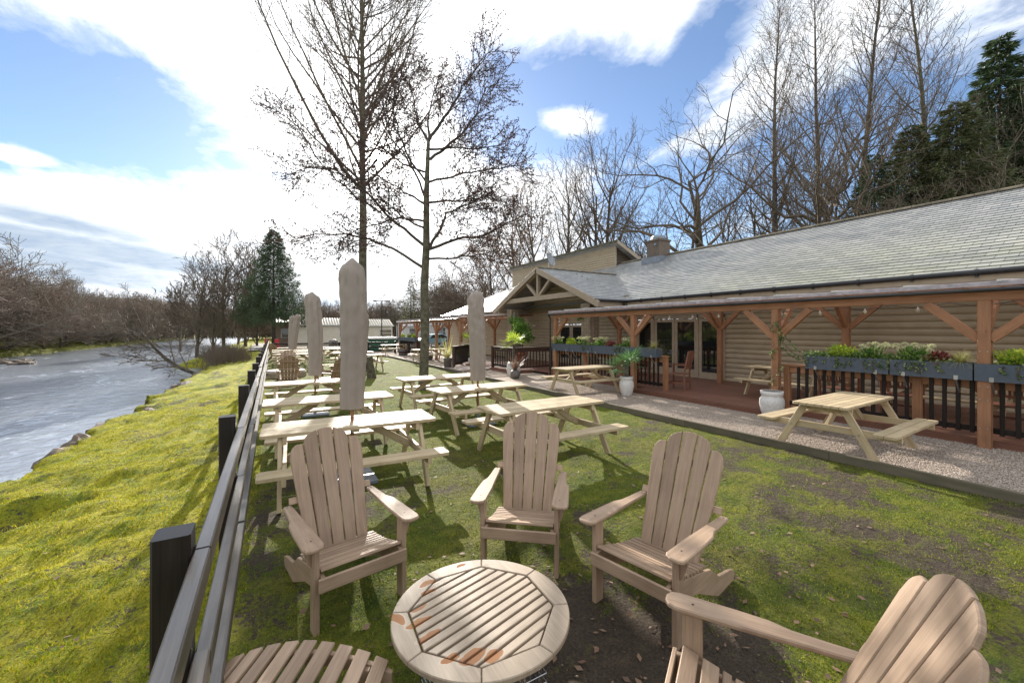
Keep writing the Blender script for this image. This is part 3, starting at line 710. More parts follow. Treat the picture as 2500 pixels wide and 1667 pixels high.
b.quad([(2*RX-EX,Y0,EZ),(2*RX-EX,Y1,EZ),(RX,Y1-5.6,RZ),(RX,Y0,RZ)])
roof = b.build('roof', M['slate'], B)
M['ridge'] = plain('sandstone_ridge_tiles', (.34,.29,.21), .8, var=.25, scale=4, bump=.5)
b = MB(); y = Y0
while y < 18.2: b.plank((RX,y+.01,RZ+.03), (RX,y+.46,RZ+.03), .26, .07, c=.03); y += .47
b.build('ridge_tiles', M['ridge'], roof)
b = MB(); b.plank((EX+.0,Y0,EZ-.12), (EX+.0,12.55,EZ-.12), .03, .2); b.plank((EX,21.2,EZ-.12), (EX,Y1,EZ-.12), .03, .2); b.quad([(EX,Y0,EZ-.2),(EX,Y1,EZ-.2),(WX,Y1,EZ-.2),(WX,Y0,EZ-.2)])
b.box((13.36,4.0,2.86), (.05,17,.22)); b.build('fascia', M['trim'], B)
b = MB(); b.tube([(EX-.07,Y0,EZ-.03),(EX-.07,12.6,EZ-.03)], [.062]*2, 10); g = b.build('gutter', M['black'], B)
yy = Y0+.3
while yy < 12.4:
    b = MB(); b.tube([(EX-.07,yy+.5,EZ-.03),(EX-.07,yy+.56,EZ-.03)], [.074]*2, 10); b.plank((EX-.07,yy+.53,EZ-.09),(EX-.07,yy+.53,EZ-.13), .05, .05); b.build('gutter_bracket', M['black'], g); yy += 1.02
b = MB(); b.tube([(11.2,12.53,EZ-.03),(12.93,12.53,EZ-.03)], [.062]*2, 10); b.build('gutter', M['black'], B)
b = MB(); b.tube([(EX-.07,21.3,EZ-.03),(EX-.07,Y1,EZ-.03)], [.062]*2, 8); b.build('gutter', M['black'], B)
b = MB(); b.tube([(12.8,12.53,EZ-.05),(12.85,12.56,2.7),(13.30,12.60,2.5),(13.32,12.60,.2)], [.04]*4, 8); b.build('downpipe', M['black'], B)
b = MB(); b.tube([(12.9,21.6,EZ-.05),(13.1,21.5,2.8),(13.30,21.5,2.6),(13.30,21.5,.2)], [.04]*4, 8); b.build('downpipe', M['black'], B)
# clerestory
CX, CT_ = 18.2, 7.15; CY0, CY1 = 18.5, 31.0
b = MB(); logs(b, (CX,CY1), (CX,CY0), 5.6, CT_-.06, (-1,0), .15); b.build('clerestory_wall', M['clad'], B)
b = MB(); 
for i in range(9): b.plank((CX+.05+i*.0,CY0+.02,5.65+i*.16), (CX+ (5.2 if i < 1 else max(.3, 5.2-i*.58)),CY0+.02,5.65+i*.16), .04, .15, c=.01)
b.build('clerestory_gable', M['cladd'], B)
b = MB(); dx, dz = 3.6, -1.9
b.prism([(-.35,.18),(-.35,.02),(4.4,-2.45),(4.4,-2.25)], (CX,CY0-.5,CT_), (1,0,0), (0,0,1), -.0 or .001)
slates(b, (CX+4.6,CY0-.5,CT_-2.2), (CX+4.6,CY1,CT_-2.2), (CX-.3,CY0-.5,CT_+.16), (CX-.3,CY1,CT_+.16), 24)
b.quad([(CX-.3,CY0-.5,CT_+.0),(CX-.3,CY1,CT_+.0),(CX+4.6,CY1,CT_-2.36),(CX+4.6,CY0-.5,CT_-2.36)])
b.build('clerestory_roof', M['slate'], B)
M['mossedge'] = plain('mossy_roof_edge', (.16,.15,.10), .9, var=.4, scale=12, bump=.8)
b = MB(); b.plank((CX-.32,CY0-.5,CT_+.08), (CX-.32,CY1,CT_+.08), .05, .17); b.build('roof_edge', M['mossedge'], B)
b = MB(); b.plank((CX-.32,CY0-.52,CT_+.02), (CX+4.6,CY0-.52,CT_-2.33), .04, .2, (0,0,1)); b.box((CX-.03,CY0-.01,6.36), (.10,.10,1.5)); b.build('bargeboard', M['trim'], B)
# chimney
b = MB(); cx, cy = 18.1, 15.2; b.box((cx,cy,6.1), (.84,.84,1.15)); b.box((cx,cy,6.70), (.95,.95,.09))
ch = b.build('chimney', M['stone2'], roof)
b = MB(); b.box((cx,cy,5.62), (1.25,1.25,.34)); b.build('flashing', M['lead'], roof)
b = MB(); b.lathe([(.42,6.745),(.42,6.86),(.35,6.98),(0,7.02)], (cx,cy,0), 8); b.box((cx-.44,cy-.2,6.45), (.12,.12,.12)); b.build('chimney_cowl', M['lead'], roof)
b = MB(); b.box((19.0, .4, 6.05), (.6,2.2,.3)); b.build('roof_vent', M['black'], roof)
# porch
PX, PY0, PY1, PZ = 11.25, 12.6, 21.1, 4.95; PM = (PY0+PY1)/2
b = MB(); kx = EX+(PZ-EZ)/.51
slates(b, (PX,PY0-.05,EZ), (EX+.02,PY0-.05,EZ), (PX,PM,PZ), (kx,PM,PZ), 20)
slates(b, (EX+.02,PY1+.05,EZ), (PX,PY1+.05,EZ), (kx,PM,PZ), (PX,PM,PZ), 20)
b.quad([(PX,PY0,EZ-.05),(EX+.5,PY0,EZ-.05),(kx,PM,PZ-.05),(PX,PM,PZ-.05)]); b.quad([(PX,PY1,EZ-.05),(EX+.5,PY1,EZ-.05),(kx,PM,PZ-.05),(PX,PM,PZ-.05)])
b.build('porch_roof', M['slate'], B)
b = MB(); b.plank((PX,PM,PZ+.04), (kx,PM,PZ+.04), .22, .06, c=.02); b.build('porch_ridge', M['ridge'], B)
b = MB()
b.plank((PX-.03,PY0-.25,EZ-.22), (PX-.03,PM+.02,PZ-.09), .05, .26, (0,0,1)); b.plank((PX-.03,PY1+.25,EZ-.22), (PX-.03,PM-.02,PZ-.09), .05, .26, (0,0,1))
b.build('bargeboard', M['trim'], B)
b = MB(); tz = 3.46; b.plank((PX+.12,PY0+1.15,tz), (PX+.12,PY1-1.15,tz), .14, .24, c=.01)
b.plank((PX+.12,PM,tz+.12), (PX+.12,PM,PZ-.15), .13, .16, (1,0,0))
for s in (-1, 1): b.plank((PX+.12,PM+s*.12,tz+.12), (PX+.12,PM+s*1.1,PZ-.62), .13, .15, (1,0,0)); b.plank((PX+.12,PM+s*4.1,EZ-.05), (PX+.12,PM+s*.1,PZ-.25), .13, .16, (0,0,1))
b.plank((PX+.12,PY0+.1,EZ-.17), (WX,PY0+.1,EZ-.17), .1, .25); b.plank((PX+.12,PY1-.1,EZ-.17), (WX,PY1-.1,EZ-.17), .1, .25)
b.build('truss', M['trim'], B)
b = MB(); logs(b, (WX-.02,PY1-.3), (WX-.02,PY0+.2), 3.05, 3.4, (-1,0)); n = 8
for i in range(n):
    z = 3.4+i*.17; hw_ = (PZ-z-.1)/.43
    if hw_ > .2: logs(b, (WX-.02,PM+hw_), (WX-.02,PM-hw_), z, z+.17, (-1,0))
b.build('porch_wall', M['clad'], B)
for (x, y) in ((11.75,13.45),(11.75,19.95)):
    b = MB(); b.box((x,y,1.55), (.55,.55,2.95), .01); b.build('pillar', M['stone'], B)
# doors and windows
def door(y0, y1, z0, z1, name='door', handle=True, low=.28):
    b = MB(); x = WX-.02; w = .11
    b.box((x,(y0+y1)/2,z1-w/2), (.07,y1-y0-.01,w)); b.box((x,(y0+y1)/2,z0+low/2), (.07,y1-y0-.01,low))
    for y in (y0+w/2+.004, y1-w/2-.004): b.box((x,y,(z0+low+z1-w)/2), (.07,w,z1-z0-low-w))
    d = b.build(name, M['trim'], B); b = MB(); b.box((x+.005,(y0+y1)/2,(z0+low+z1-w)/2), (.02,y1-y0-2*w,z1-z0-low-w)); b.build('pane', M['glass'], d)
    if handle: b = MB(); b.tube([(x-.04,y0+.06,1.1),(x-.09,y0+.06,1.1),(x-.09,y0+.18,1.1)], [.011]*3, 6); b.build('handle', M['steel'], d)
door(8.46,9.40,DZ,2.3,'side_window',False,.22); door(9.47,10.43,DZ,2.3); door(10.44,11.40,DZ,2.3)
door(11.47,12.32,DZ,2.3,'side_window',False,.10)
door(15.72,16.74,DZ,2.15); door(16.76,17.78,DZ,2.15)
b = MB()
for y in (8.43,9.435,11.435,12.345): b.box((WX-.03,y,1.3), (.09,.06,2.32))
b.box((WX-.03,10.39,2.40), (.09,3.99,.16)); b.box((WX-.03,10.39,DZ-.03+.04), (.16,3.99,.05)); b.build('door_frame', M['trim'], B)
b = MB(); b.box((WX-.02,12.0,1.55), (.02,.5,.02)); 
for k in range(6): b.lathe([(0,0),(.022,0),(.022,.004)], (0,0,0), 4)
b = MB(); b.box((WX-.04,6.0,.13), (.03,18,.10)); b.build('base_trim', M['trim'], B)
# wall lamps
def wall_lamp(y, z, label):
    r = thing('wall_lamp', label, 'lamp', (WX-.06, y, z)); b = MB(); b.lathe([(0,-.13),(.09,-.11),(.12,-.05),(.13,.05),(.10,.12),(.04,.15),(0,.155)], (-.1,0,0), 14); b.build('globe', M['white'], r, True); b = MB(); b.box((-.04,0,-.19), (.12,.22,.05)); b.build('bracket', M['trim'], r)
wall_lamp(15.3, 2.95, 'white globe lamp on the log wall under the porch gable')
r = MB(); r.box((WX-.07, 20.2, 2.15), (.05,.32,.09), .01); tag(r.build('bulkhead_light', M['white']), 'small white bulkhead light on log wall left of porch door', 'lamp')
# satellite dish
r = thing('satellite_dish', 'grey mesh satellite dish on a pole above the porch roof', 'satellite dish', (16.3, 22.9, 5.2))
b = MB(); b.tube([(0,0,0),(0,0,1.3)], [.03]*2, 8); b.build('pole', M['steel'], r)
b = MB(); n0 = len(b.v); b.lathe([(.02,.0),(.2,.02),(.36,.07),(.5,.14)], (0,0,0), 18); mt = Matrix.Translation((0,-.1,1.45)) @ Euler((R(70),0,R(25))).to_matrix().to_4x4()
b.v = [tuple(mt @ Vector(v)) for v in b.v]; b.tube([mt @ Vector((0,-.4,.1)), mt @ Vector((0,0,.5))], [.015]*2, 6); b.build('dish', plain('dish_mesh', (.35,.37,.40), .5), r, True)

# ------------------------------------------------------------------ deck
r = thing('timber_deck', 'red-brown boarded deck along the front of the building', 'deck'); r['kind'] = 'structure'
b = MB()
def deck_area(x0, x1, y0, y1):
    n = int((x1-x0)/.145)
    for i in range(n):
        x = x0+(i+.5)*(x1-x0)/n
        yy = y0
        while yy < y1-.01:
            L = min(random.choice((3.2, 3.8, 4.4)), y1-yy); b.plank((x,yy+.002,DZ-.012), (x,yy+L-.002,DZ-.012), (x1-x0)/n-.006, .026, c=.003); yy += L
deck_area(9.72,WX-.05,-2,13.6); deck_area(9.15,9.71,4.95,8.6); deck_area(8.75,WX-.05,14.9,19.7); deck_area(9.72,WX-.05,13.62,14.88)
b.build('boards', M['deck'], r)
b = MB(); b.box((9.70,1.4,.07), (.03,6.8,.14)); b.box((9.13,6.77,.07), (.03,3.66,.14)); b.box((9.70,11.2,.07), (.03,4.9,.14)); b.box((8.73,17.3,.07), (.03,4.8,.14)); b.box((9.3,14.88,.07), (.86,.03,.14)); b.box((9.4,4.93,.07),(.55,.03,.14)); b.build('fascia_board', M['deck'], r)
b = MB(); b.prism([(7.0,16.6),(8.72,16.9),(8.72,18.4),(7.0,18.6)], (0,0,.06), (1,0,0), (0,1,0), .07); tag(b.build('entrance_ramp', plain('pale_ramp_boards', (.42,.33,.28), .7)), 'pale boarded ramp from lawn up to the porch deck', 'ramp', kind='structure')

# ------------------------------------------------------------------ balustrades
def balustrade(p0, p1, label, top=1.12, rail=True, posts=(0,1), pm='redwood', bm_='blackwood', npost=None, sp=.155, railm='redwood'):
    p0 = Vector((*p0,0)); p1 = Vector((*p1,0)); d = (p1-p0); L = d.length; d.normalize()
    r = thing('balustrade', label, 'balustrade'); r.location = p0; r.rotation_euler = (0,0,math.atan2(d.y, d.x))
    np_ = npost or max(1, round(L/2.0)); xs = [L*i/np_ for i in range(np_+1)]
    for i, x in enumerate(xs):
        b = MB(); b.box((x,0,DZ+.0+(top-.03-DZ)/2), (.115,.115,top-.03-DZ), .006)
        for k in range(-3,4): b.plank((x+k*.014,-.060,DZ+.03), (x+k*.014,-.060,top-.06), .007, .008, (0,1,0), 0)
        b.build('post', M[pm], r)
    b = MB(); b.plank((-.07,0,top), (L+.07,0,top), .15, .045, c=.006); b.plank((0,-.0,top-.10), (L,0,top-.10), .04, .14, c=.004); b.build('top_rail', M[railm], r)
    b = MB(); b.plank((0,0,DZ+.14), (L,0,DZ+.14), .045, .085, c=.004); b.build('bottom_rail', M[bm_], r)
    me = None; n = int(L/sp)
    for i in range(n):
        x = (i+.5)*L/n
        if min(abs(x-q) for q in xs) < .085: continue
        if me is None: b = MB(); b.plank((0,-.03,DZ+.08), (0,-.03,top-.04), .055, .03, (0,1,0), .004); me = b.mesh('baluster', M[bm_])
        o = bpy.data.objects.new('baluster', me); COL.objects.link(o); o.parent = r; o.location = (x,0,0)
    return r
balustrade((9.78,4.72),(9.78,-1.6), 'near deck railing of dark balusters under three planters', pm='redwood', npost=3)
balustrade((9.78,13.2),(9.78,7.95), 'deck railing of dark balusters between potted palm and porch', npost=3)
balustrade((8.85,15.0),(8.85,16.9), 'dark brown porch railing beside the bronze spiky pot', pm='brownwood', railm='brownwood', npost=1)
balustrade((10.75,14.95),(8.95,14.95), 'dark brown porch railing facing the camera', pm='brownwood', railm='brownwood', npost=1, bm_='brownwood')
balustrade((7.25,17.75),(9.3,20.3), 'dark railing beyond the ramp with a yellow palm behind', pm='brownwood', railm='brownwood', npost=1)
balustrade((8.75,32.5),(8.75,27.6), 'distant dark railing under the far pergola', pm='brownwood', railm='brownwood', npost=2)

# ------------------------------------------------------------------ pergolas
def pergola(X0, X1, ys, yb, label, z=2.41, bulbs=True):
    r = thing('pergola', label, 'pergola'); ya, yz = min(ys)-.15, max(ys)+.15
    for x, yl, sg in ((X0, ys, 1), (X1, yb, 1)):
        zt = z-.07 if x == X0 else z+.13
        for y in yl:
            b = MB(); b.plank((x,y,.03), (x,y,zt), .145, .145, (0,1,0), .008); p = b.build('post', M['redwood'], r)
            b = MB()
            if x == X0:
                for q in (.35,.8,1.0,1.55): b.tube([(x-.074,y-.04,q),(x-.08,y-.04,q)], [.009]*2, 6); b.tube([(x-.074,y+.04,q),(x-.08,y+.04,q)], [.009]*2, 6)
                b.build('bolt', M['steel'], p)
            for s in (-1, 1):
                if ya+.1 < y+s*.5 < yz-.0:
                    b = MB(); b.plank((x,y+s*.06,zt-.60), (x,y+s*.66,zt-.02), .09, .13, (0,0,1), .006); b.build('brace', M['redwood'], r)
            s = 1 if x == X0 else -1
            b = MB(); b.plank((x+s*.06,y,zt-.55), (x+s*.58,y,zt+.01), .09, .12, (0,0,1), .006); b.build('brace', M['redwood'], r)
    b = MB(); b.plank((X0,ya,z), (X0,yz,z), .09, .14, c=.006); b.build('front_beam', M['redwood'], r)
    b = MB(); b.plank((X1,ya,z+.2), (X1,yz,z+.2), .09, .14, c=.006); b.build('rear_beam', M['redwood'], r)
    y = ya+.1
    while y <= yz:
        b = MB(); b.plank((X0-.22,y,z+.115), (WX-.08 if X1 > 12 else X1+.2,y,z+.115+.26), .05, .09, c=.004); b.build('rafter', M['redwood'], r); y += .78
    b = MB(); n = 0; xa, xb = X0-.25, (WX-.1 if X1 > 12 else X1+.2); za, zb_ = z+.185, z+.45
    k = int((yz-ya)/.12); prev = None
    for i in range(k+1):
        y = ya-.05+(yz-ya+.1)*i/k; dz = .012 if i%2 else 0
        cur = (Vector((xa,y,za+dz)), Vector((xb,y,zb_+dz)))
        if prev: b.quad([prev[0], cur[0], cur[1], prev[1]]); b.quad([prev[0]-Vector((0,0,.02)), cur[0]-Vector((0,0,.02)), cur[0], prev[0]])
        prev = cur
    b.build('roof_sheet', M['poly'], r)
    b = MB(); y = ya+.5
    while y < yz: b.plank((xa-.02,y,za+.03), (xb,y,zb_+.03), .05, .03, c=.002); y += 1.05
    b.build('glazing_bar', M['white'], r)
    b = MB(); b.plank((X0-.245,ya,z+.175),(X0-.245,yz,z+.175), .012, .075, c=0); b.build('edge_strip', M['polyedge'], r)
    b = MB(); b.tube([(X0-.20,ya-.05,z+.085),(X0-.20,yz+.05,z+.085)], [.034]*2, 8); b.build('gutter', M['black'], r); b = MB(); b.tube([(X0-.26,yz,z+.1),(X0-.12,yz+.05,z-.1),(X0-.12,yz+.06,.1)], [.034]*3, 8); b.build('downpipe', M['black'], r)
    return r
def m_poly():
    m, t = newmat('clear_corrugated_sheet'); b = finish(t, (.62,.58,.60), .15, spec=.8)
    tr = t.n('BsdfTransparent'); tr.inputs[0].default_value = (.90,.89,.89,1); mx = t.n('MixShader'); mx.inputs[0].default_value = .75
    out = [n for n in t.t.nodes if n.type == 'OUTPUT_MATERIAL'][0]; t.link(b.outputs[0], mx.inputs[1]); t.link(tr.outputs[0], mx.inputs[2]); t.link(mx.outputs[0], out.inputs[0]); return m
M['poly'] = m_poly(); M['polyedge'] = plain('clear_sheet_edge', (.66,.62,.66), .25, var=.15, scale=9, trans=.5)
pergola(9.6, 12.6, [-1.9,1.79,4.86,8.99,13.0], [-1.5,1.3,4.7,8.1,12.6], 'near red-stained timber pergola with clear roof over the deck')
pergola(8.75, 12.5, [20.4,24.2,28.2,32.6], [20.6,23.6,27.6,31.6], 'far red-stained timber pergola beyond the porch')
def string_lights(x, y0, y1, z, label):
    r = thing('string_lights', label, 'lights'); b = MB(); pts = []; n = int((y1-y0)/.7)
    for i in range(n*6+1): t = i/6; pts.append((x, y0+(y1-y0)*i/(n*6), z-.06*math.sin((t%1)*math.pi)))
    b.tube(pts, [.005]*len(pts), 4); b.build('cable', M['black'], r)
    me = None
    for i in range(n):
        if me is None: b = MB(); b.lathe([(0,-.10),(.022,-.085),(.03,-.06),(.02,-.03),(.012,-.02),(.012,.0)], (0,0,0), 10); me = b.mesh('bulb', M['bulb'], True)
        o = bpy.data.objects.new('bulb', me); COL.objects.link(o); o.parent = r; o.location = (x, y0+(y1-y0)*(i+.5)/n, z-.05)
M['bulb'] = plain('bulb_glass', (.55,.50,.42), .1, spec=1, var=.05)
string_lights(9.85, 0, 9, 2.34, 'festoon bulbs strung along the near pergola beam'); string_lights(9.0, 20.5, 32.4, 2.34, 'festoon bulbs strung along the far pergola beam')

# ------------------------------------------------------------------ plants
def clump(b, c, rad, n, L, w, upb=.3):
    c = Vector(c)
    for i in range(n):
        while True:
            p = Vector((random.uniform(-1,1), random.uniform(-1,1), random.uniform(-1,1)))
            if p.length < 1: break
        p = p*(.55+.45*random.random()); q = c+Vector((p.x*rad[0], p.y*rad[1], p.z*rad[2]))
        b.leaf(q, (p+Vector((random.gauss(0,.5), random.gauss(0,.5), upb+random.gauss(0,.5)))), L*random.uniform(.6,1.3), w*random.uniform(.7,1.2))
def tuft(b, c, n, L, w, droop=1.0, spread=1.0):
    c = Vector(c)
    for i in range(n):
        a = random.random()*6.28; e = random.uniform(.25, 1.1)*spread; l = L*random.uniform(.6,1.1); p = c.copy(); d = Vector((math.cos(a)*math.sin(e), math.sin(a)*math.sin(e), math.cos(e)))
        sd = Vector((-math.sin(a), math.cos(a), 0)); pts = [p.copy()]
        for k in range(4): p = p+d*l/4; d = (d+Vector((0,0,-.28*droop))).normalized(); pts.append(p.copy())
        n0 = len(b.v)
        for k, q in enumerate(pts): ww = w*(1-k/4.2)*.5; b.v += [tuple(q-sd*ww), tuple(q+sd*ww)]
        for k in range(4): b.f.append((n0+2*k, n0+2*k+1, n0+2*k+3, n0+2*k+2)); b.uv += [(0,0)]*4
def fan(b, c, d, R_, n=14):
    d = d.normalized(); sd = d.cross(Vector((0,0,1))); sd = sd.normalized() if sd.length > .1 else Vector((1,0,0)); up = sd.cross(d)
    for i in range(n):
        a = (i/(n-1)-.5)*3.6; v = d*math.cos(a)+sd*math.sin(a); v = (v+up*random.uniform(-.1,.15)).normalized()
        l = R_*random.uniform(.85,1.05); b.leaf(c, v+Vector((0,0,-.12)), l, R_*.09, up)
def pot(parent, prof, mat, n=24, name='pot'):
    b = MB(); b.lathe(prof, (0,0,0), n); o = b.build(name, mat, parent, True); b = MB(); r_ = prof[-1][0]*.92; b.lathe([(r_,prof[-1][1]-.03),(0,prof[-1][1]-.025)], (0,0,0), 14); b.build('soil', M['brownwood'], parent)
WP = [(.0,.0),(.125,.0),(.135,.02),(.175,.14),(.20,.28),(.195,.38),(.165,.43),(.163,.45),(.178,.47),(.183,.54),(.16,.54)]
def palm(loc, h, R_, nf, label, mat, pots=True, base=.0, prof=None, pm='whitepot'):
    r = thing('pot', 'round white glazed pot '+label[1], 'pot', loc); pot(r, prof or WP, M[pm])
    z0 = (prof or WP)[-1][1]-.03
    q = thing('palm', label[0], 'potted palm', (loc[0], loc[1], loc[2]+z0))
    b = MB(); b.tube([(0,0,-.02),(.01,0,h*.5),(0,.01,h)], [.045,.05,.04], 8); b.build('trunk', M['bark'], q)
    b = MB(); s = MB()
    for i in range(nf):
        a = i*2.4+random.random(); e = random.uniform(-.35, 1.25); d = Vector((math.cos(a)*math.cos(e), math.sin(a)*math.cos(e), math.sin(e)))
        st = Vector((0,0,h-.05)); en = st+d*random.uniform(.45,.75)*R_; s.tube([st, (st+en)/2+Vector((0,0,.02)), en], [.008,.006,.005], 4); fan(b, en, d, R_*.62)
    s.build('stems', mat, q); b.build('fronds', mat, q)
palm((8.55,8.27,.05), .36, .62, 17, ('green fan palm growing in white pot before the pergola post', 'holding the fan palm beside the gravel table'), M['palm'])
palm((8.2,13.9,.05), .75, .55, 12, ('bright green fan palm in front of the porch railing', 'behind the small grey pot by the porch railing'), M['lime'], prof=[(0,0),(.16,0),(.24,.12),(.28,.3),(.24,.5),(.2,.58),(.18,.58)])
palm((9.15,20.0,.16), .45, .6, 15, ('yellow-green fan palm in a tall pot beyond the ramp railing', 'tall brown, holding the yellow-green palm'), M['lime'], prof=[(0,0),(.17,0),(.2,.3),(.24,.75),(.2,.75)], pm='terracotta')
for o in list(COL.objects):
    if o.get('label') == 'round white glazed pot tall brown, holding the yellow-green palm': o['label'] = 'tall brown tapered pot holding the yellow-green palm'
# white pot with vine
r = thing('pot', 'round white glazed pot at the foot of the vine-covered post', 'pot', (8.98,4.63,.05)); pot(r, [(p[0]*1.15,p[1]*1.05) for p in WP], M['whitepot'])
def stemleaf(b, s, pts, L, w, dens):
    s.tube(pts, [.006]*len(pts), 4)
    for i in range(len(pts)-1):
        for k in range(dens):
            p = Vector(pts[i]).lerp(Vector(pts[i+1]), random.random()); b.leaf(p, Vector((random.gauss(0,1), random.gauss(0,1), random.gauss(0,.7)-.2)), L*random.uniform(.6,1.2), w)
q = thing('climbing_vine', 'variegated vine climbing the pergola post from a white pot', 'climbing plant', (9.2,4.7,.5)); b = MB(); s = MB()
pts = [(-.2,-.05,.0)]+[(.28+.11*math.cos(k*1.3), .08+.13*math.sin(k*1.3), .12+k*.115) for k in range(15)]
stemleaf(b, s, pts, .07, .05, 4); pts = [(.3+.1*math.sin(k), .08+.1*math.cos(k*.8), .9+k*.1) for k in range(10)]; stemleaf(b, s, pts, .08, .055, 9)
s.build('stem', M['bark'], q); b.build('leaves', M['ivy'], q)
q = thing('climbing_vine', 'sparse vine arching from the near planter to the pergola brace', 'climbing plant', (9.62,4.35,1.2)); b = MB(); s = MB()
for j in range(3): stemleaf(b, s, [(.02*j, k*.09-.25+.1*j, .05+.0+.55*(k/7)**1.5*(1-.2*j)+.03*math.sin(k+j)) for k in range(8)], .06, .042, 5)
s.build('stem', M['bark'], q); b.build('leaves', M['ivy'], q)
# bronze spiky plants
def spiky(loc, label, plabel, mat, L, prof, pm):
    r = thing('pot', plabel, 'pot', loc); pot(r, prof, M[pm]); b = MB(); tuft(b, (0,0,0), 60, L, .035, .45, .8)
    o = b.build('spiky_plant', mat); o.location = (loc[0], loc[1], loc[2]+prof[-1][1]-.03); tag(o, label, 'plant')
spiky((7.95,13.35,.05), 'bronze spiky plant in a small grey pot by the porch railing', 'small rounded grey pot in front of a white pot', M['brownleaf'], .75, [(0,0),(.12,0),(.19,.12),(.18,.25),(.12,.32),(.11,.32)], 'greypot')
spiky((7.2,18.35,.05), 'tall yellow-green sword-leaved plant at the ramp corner', 'cylindrical grey pot at the ramp corner', M['straw'], 1.25, [(0,0),(.18,0),(.2,.45),(.22,.5),(.19,.5)], 'greypot')
r = thing('pot', 'pale small pot on porch deck holding a flowering plant', 'pot', (8.7,18.9,.16)); pot(r, [(0,0),(.13,0),(.19,.15),(.17,.32),(.15,.32)], M['whitepot'])
b = MB(); clump(b, (0,0,.2), (.2,.2,.22), 160, .07, .04); o = b.build('flowering_plant', M['green']); o.location = (8.7,18.9,.45); tag(o, 'small leafy plant in a pale pot on the porch deck', 'plant')
# laurel bush
r = thing('planter_tub', 'terracotta tub behind the porch railing', 'pot', (10.9,17.8,.16)); pot(r, [(0,0),(.28,0),(.34,.5),(.37,.52),(.37,.6),(.33,.6)], M['terracotta'])
q = thing('laurel_bush', 'dense bright green laurel bush behind the porch railing', 'shrub', (10.9,17.8,.7)); b = MB(); b.tube([(0,0,0),(0,0,.9)], [.04,.02], 6); b.build('stem', M['bark'], q); b = MB(); clump(b, (0,-.2,1.15), (.55,.5,.5), 1100, .12, .055); clump(b, (.1,.45,.9), (.5,.5,.42), 800, .12, .055); clump(b, (-.1,-.75,.8), (.42,.35,.38), 500, .12, .055); clump(b, (0,.15,1.45), (.3,.35,.4), 350, .12, .05); b.build('foliage', M['green'], q)
def basket(loc, label, rad=.22):
    r = thing('hanging_basket', label, 'hanging basket', loc); b = MB(); b.lathe([(0,-.16),(.1,-.13),(.17,-.05),(.19,.0),(.17,.0)], (0,0,0), 14); b.build('bowl', M['brownwood'], r, True)
    b = MB()
    for k in range(3): a = k*2.09; b.tube([(.18*math.cos(a),.18*math.sin(a),0),(0,0,.5)], [.006]*2, 4)
    b.build('chain', M['steel'], r); b = MB(); clump(b, (0,0,.02), (rad*1.2,rad*1.2,rad), 420, .09, .05); b.build('foliage', M['green'], r)
basket((11.3,19.1,2.35), 'leafy hanging basket beside the left porch pillar', .33); basket((11.5,13.75,2.5), 'ivy hanging basket beside the right porch pillar', .26)
# rail planters
def planter(y0, y1, X, label, kinds, zt=1.36):
    r = thing('rail_planter', label, 'planter', (X, (y0+y1)/2, zt-.27)); L = y1-y0-.01; b = MB(); w = .12
    b.box((-w,0,.135), (.016,L,.27)); b.box((w,0,.135), (.016,L,.27)); b.box((0,-L/2+.008,.135), (2*w-.018,.016,.268)); b.box((0,L/2-.008,.135), (2*w-.018,.016,.268)); b.box((0,0,.01), (2*w-.02,L-.04,.016)); b.build('box', M['planter'], r)
    b = MB(); b.box((0,0,.21), (2*w-.03,L-.04,.03)); b.build('soil', M['brownwood'], r)
    for s in (-1, 1):
        b = MB(); b.box((-w-.013,s*(L/2-.18),.03), (.008,.05,.07)); b.tube([(-w-.01,s*(L/2-.18),.0),(.05,s*(L/2-.18),-.22)], [.012]*2, 5); b.build('bracket', M['steel'], r)
    for (k, y, lb) in kinds:
        q = thing('planter_plant', lb, 'plant', (X, y, zt-.04)); 
        if k == 'skimmia':
            b = MB(); clump(b, (0,0,.10), (.16,.24,.15), 260, .085, .035); b.build('leaves', M['green'], q); b = MB()
            for j in range(15):
                c = Vector((random.uniform(-.12,.12), random.uniform(-.26,.26), random.uniform(.20,.30))); b.tube([(0,0,.03), (c.x*.7,c.y*.7,.12), c], [.004]*3, 3)
                for m_ in range(44):
                    v = Vector((random.gauss(0,1), random.gauss(0,1), abs(random.gauss(0,1)))).normalized(); b.leaf(c+v*.034, v, .026, .026)
            b.build('flowers', M['flower'], q)
        elif k == 'ivy':
            b = MB(); clump(b, (0,0,.04), (.17,.42,.09), 480, .055, .045); s_ = MB()
            for j in range(7): yy = random.uniform(-.3,.3); stemleaf(b, s_, [(-.12,yy,.02),(-.15,yy+.02,-.06),(-.155,yy+random.uniform(-.08,.08),-.10-random.random()*.12)], .045, .035, 5)
            b.build('leaves', M['ivy'], q); s_.build('stems', M['bark'], q)
        elif k == 'lime': b = MB(); clump(b, (0,0,.13), (.15,.27,.14), 380, .08, .035); b.build('leaves', M['lime'], q)
        elif k == 'grass': b = MB(); tuft(b, (0,0,.0), 260, .42, .008, 1.5, 1.1); b.build('blades', M['straw'], q)
        elif k == 'red': b = MB(); clump(b, (0,0,.08), (.13,.18,.10), 200, .08, .06); b.build('leaves', M['red'], q)
PXn = 9.63
planter(2.92,4.25,PXn, 'slate-grey rail planter with vine at its left end', [('ivy',3.95,'ivy at the left end of the near planter'),('lime',3.65,'lime-leaved plant left of the first cream flowers'),('skimmia',3.18,'cream-flowered plant in the left near planter'),('ivy',3.38,'ivy under the cream flowers of the left near planter')])
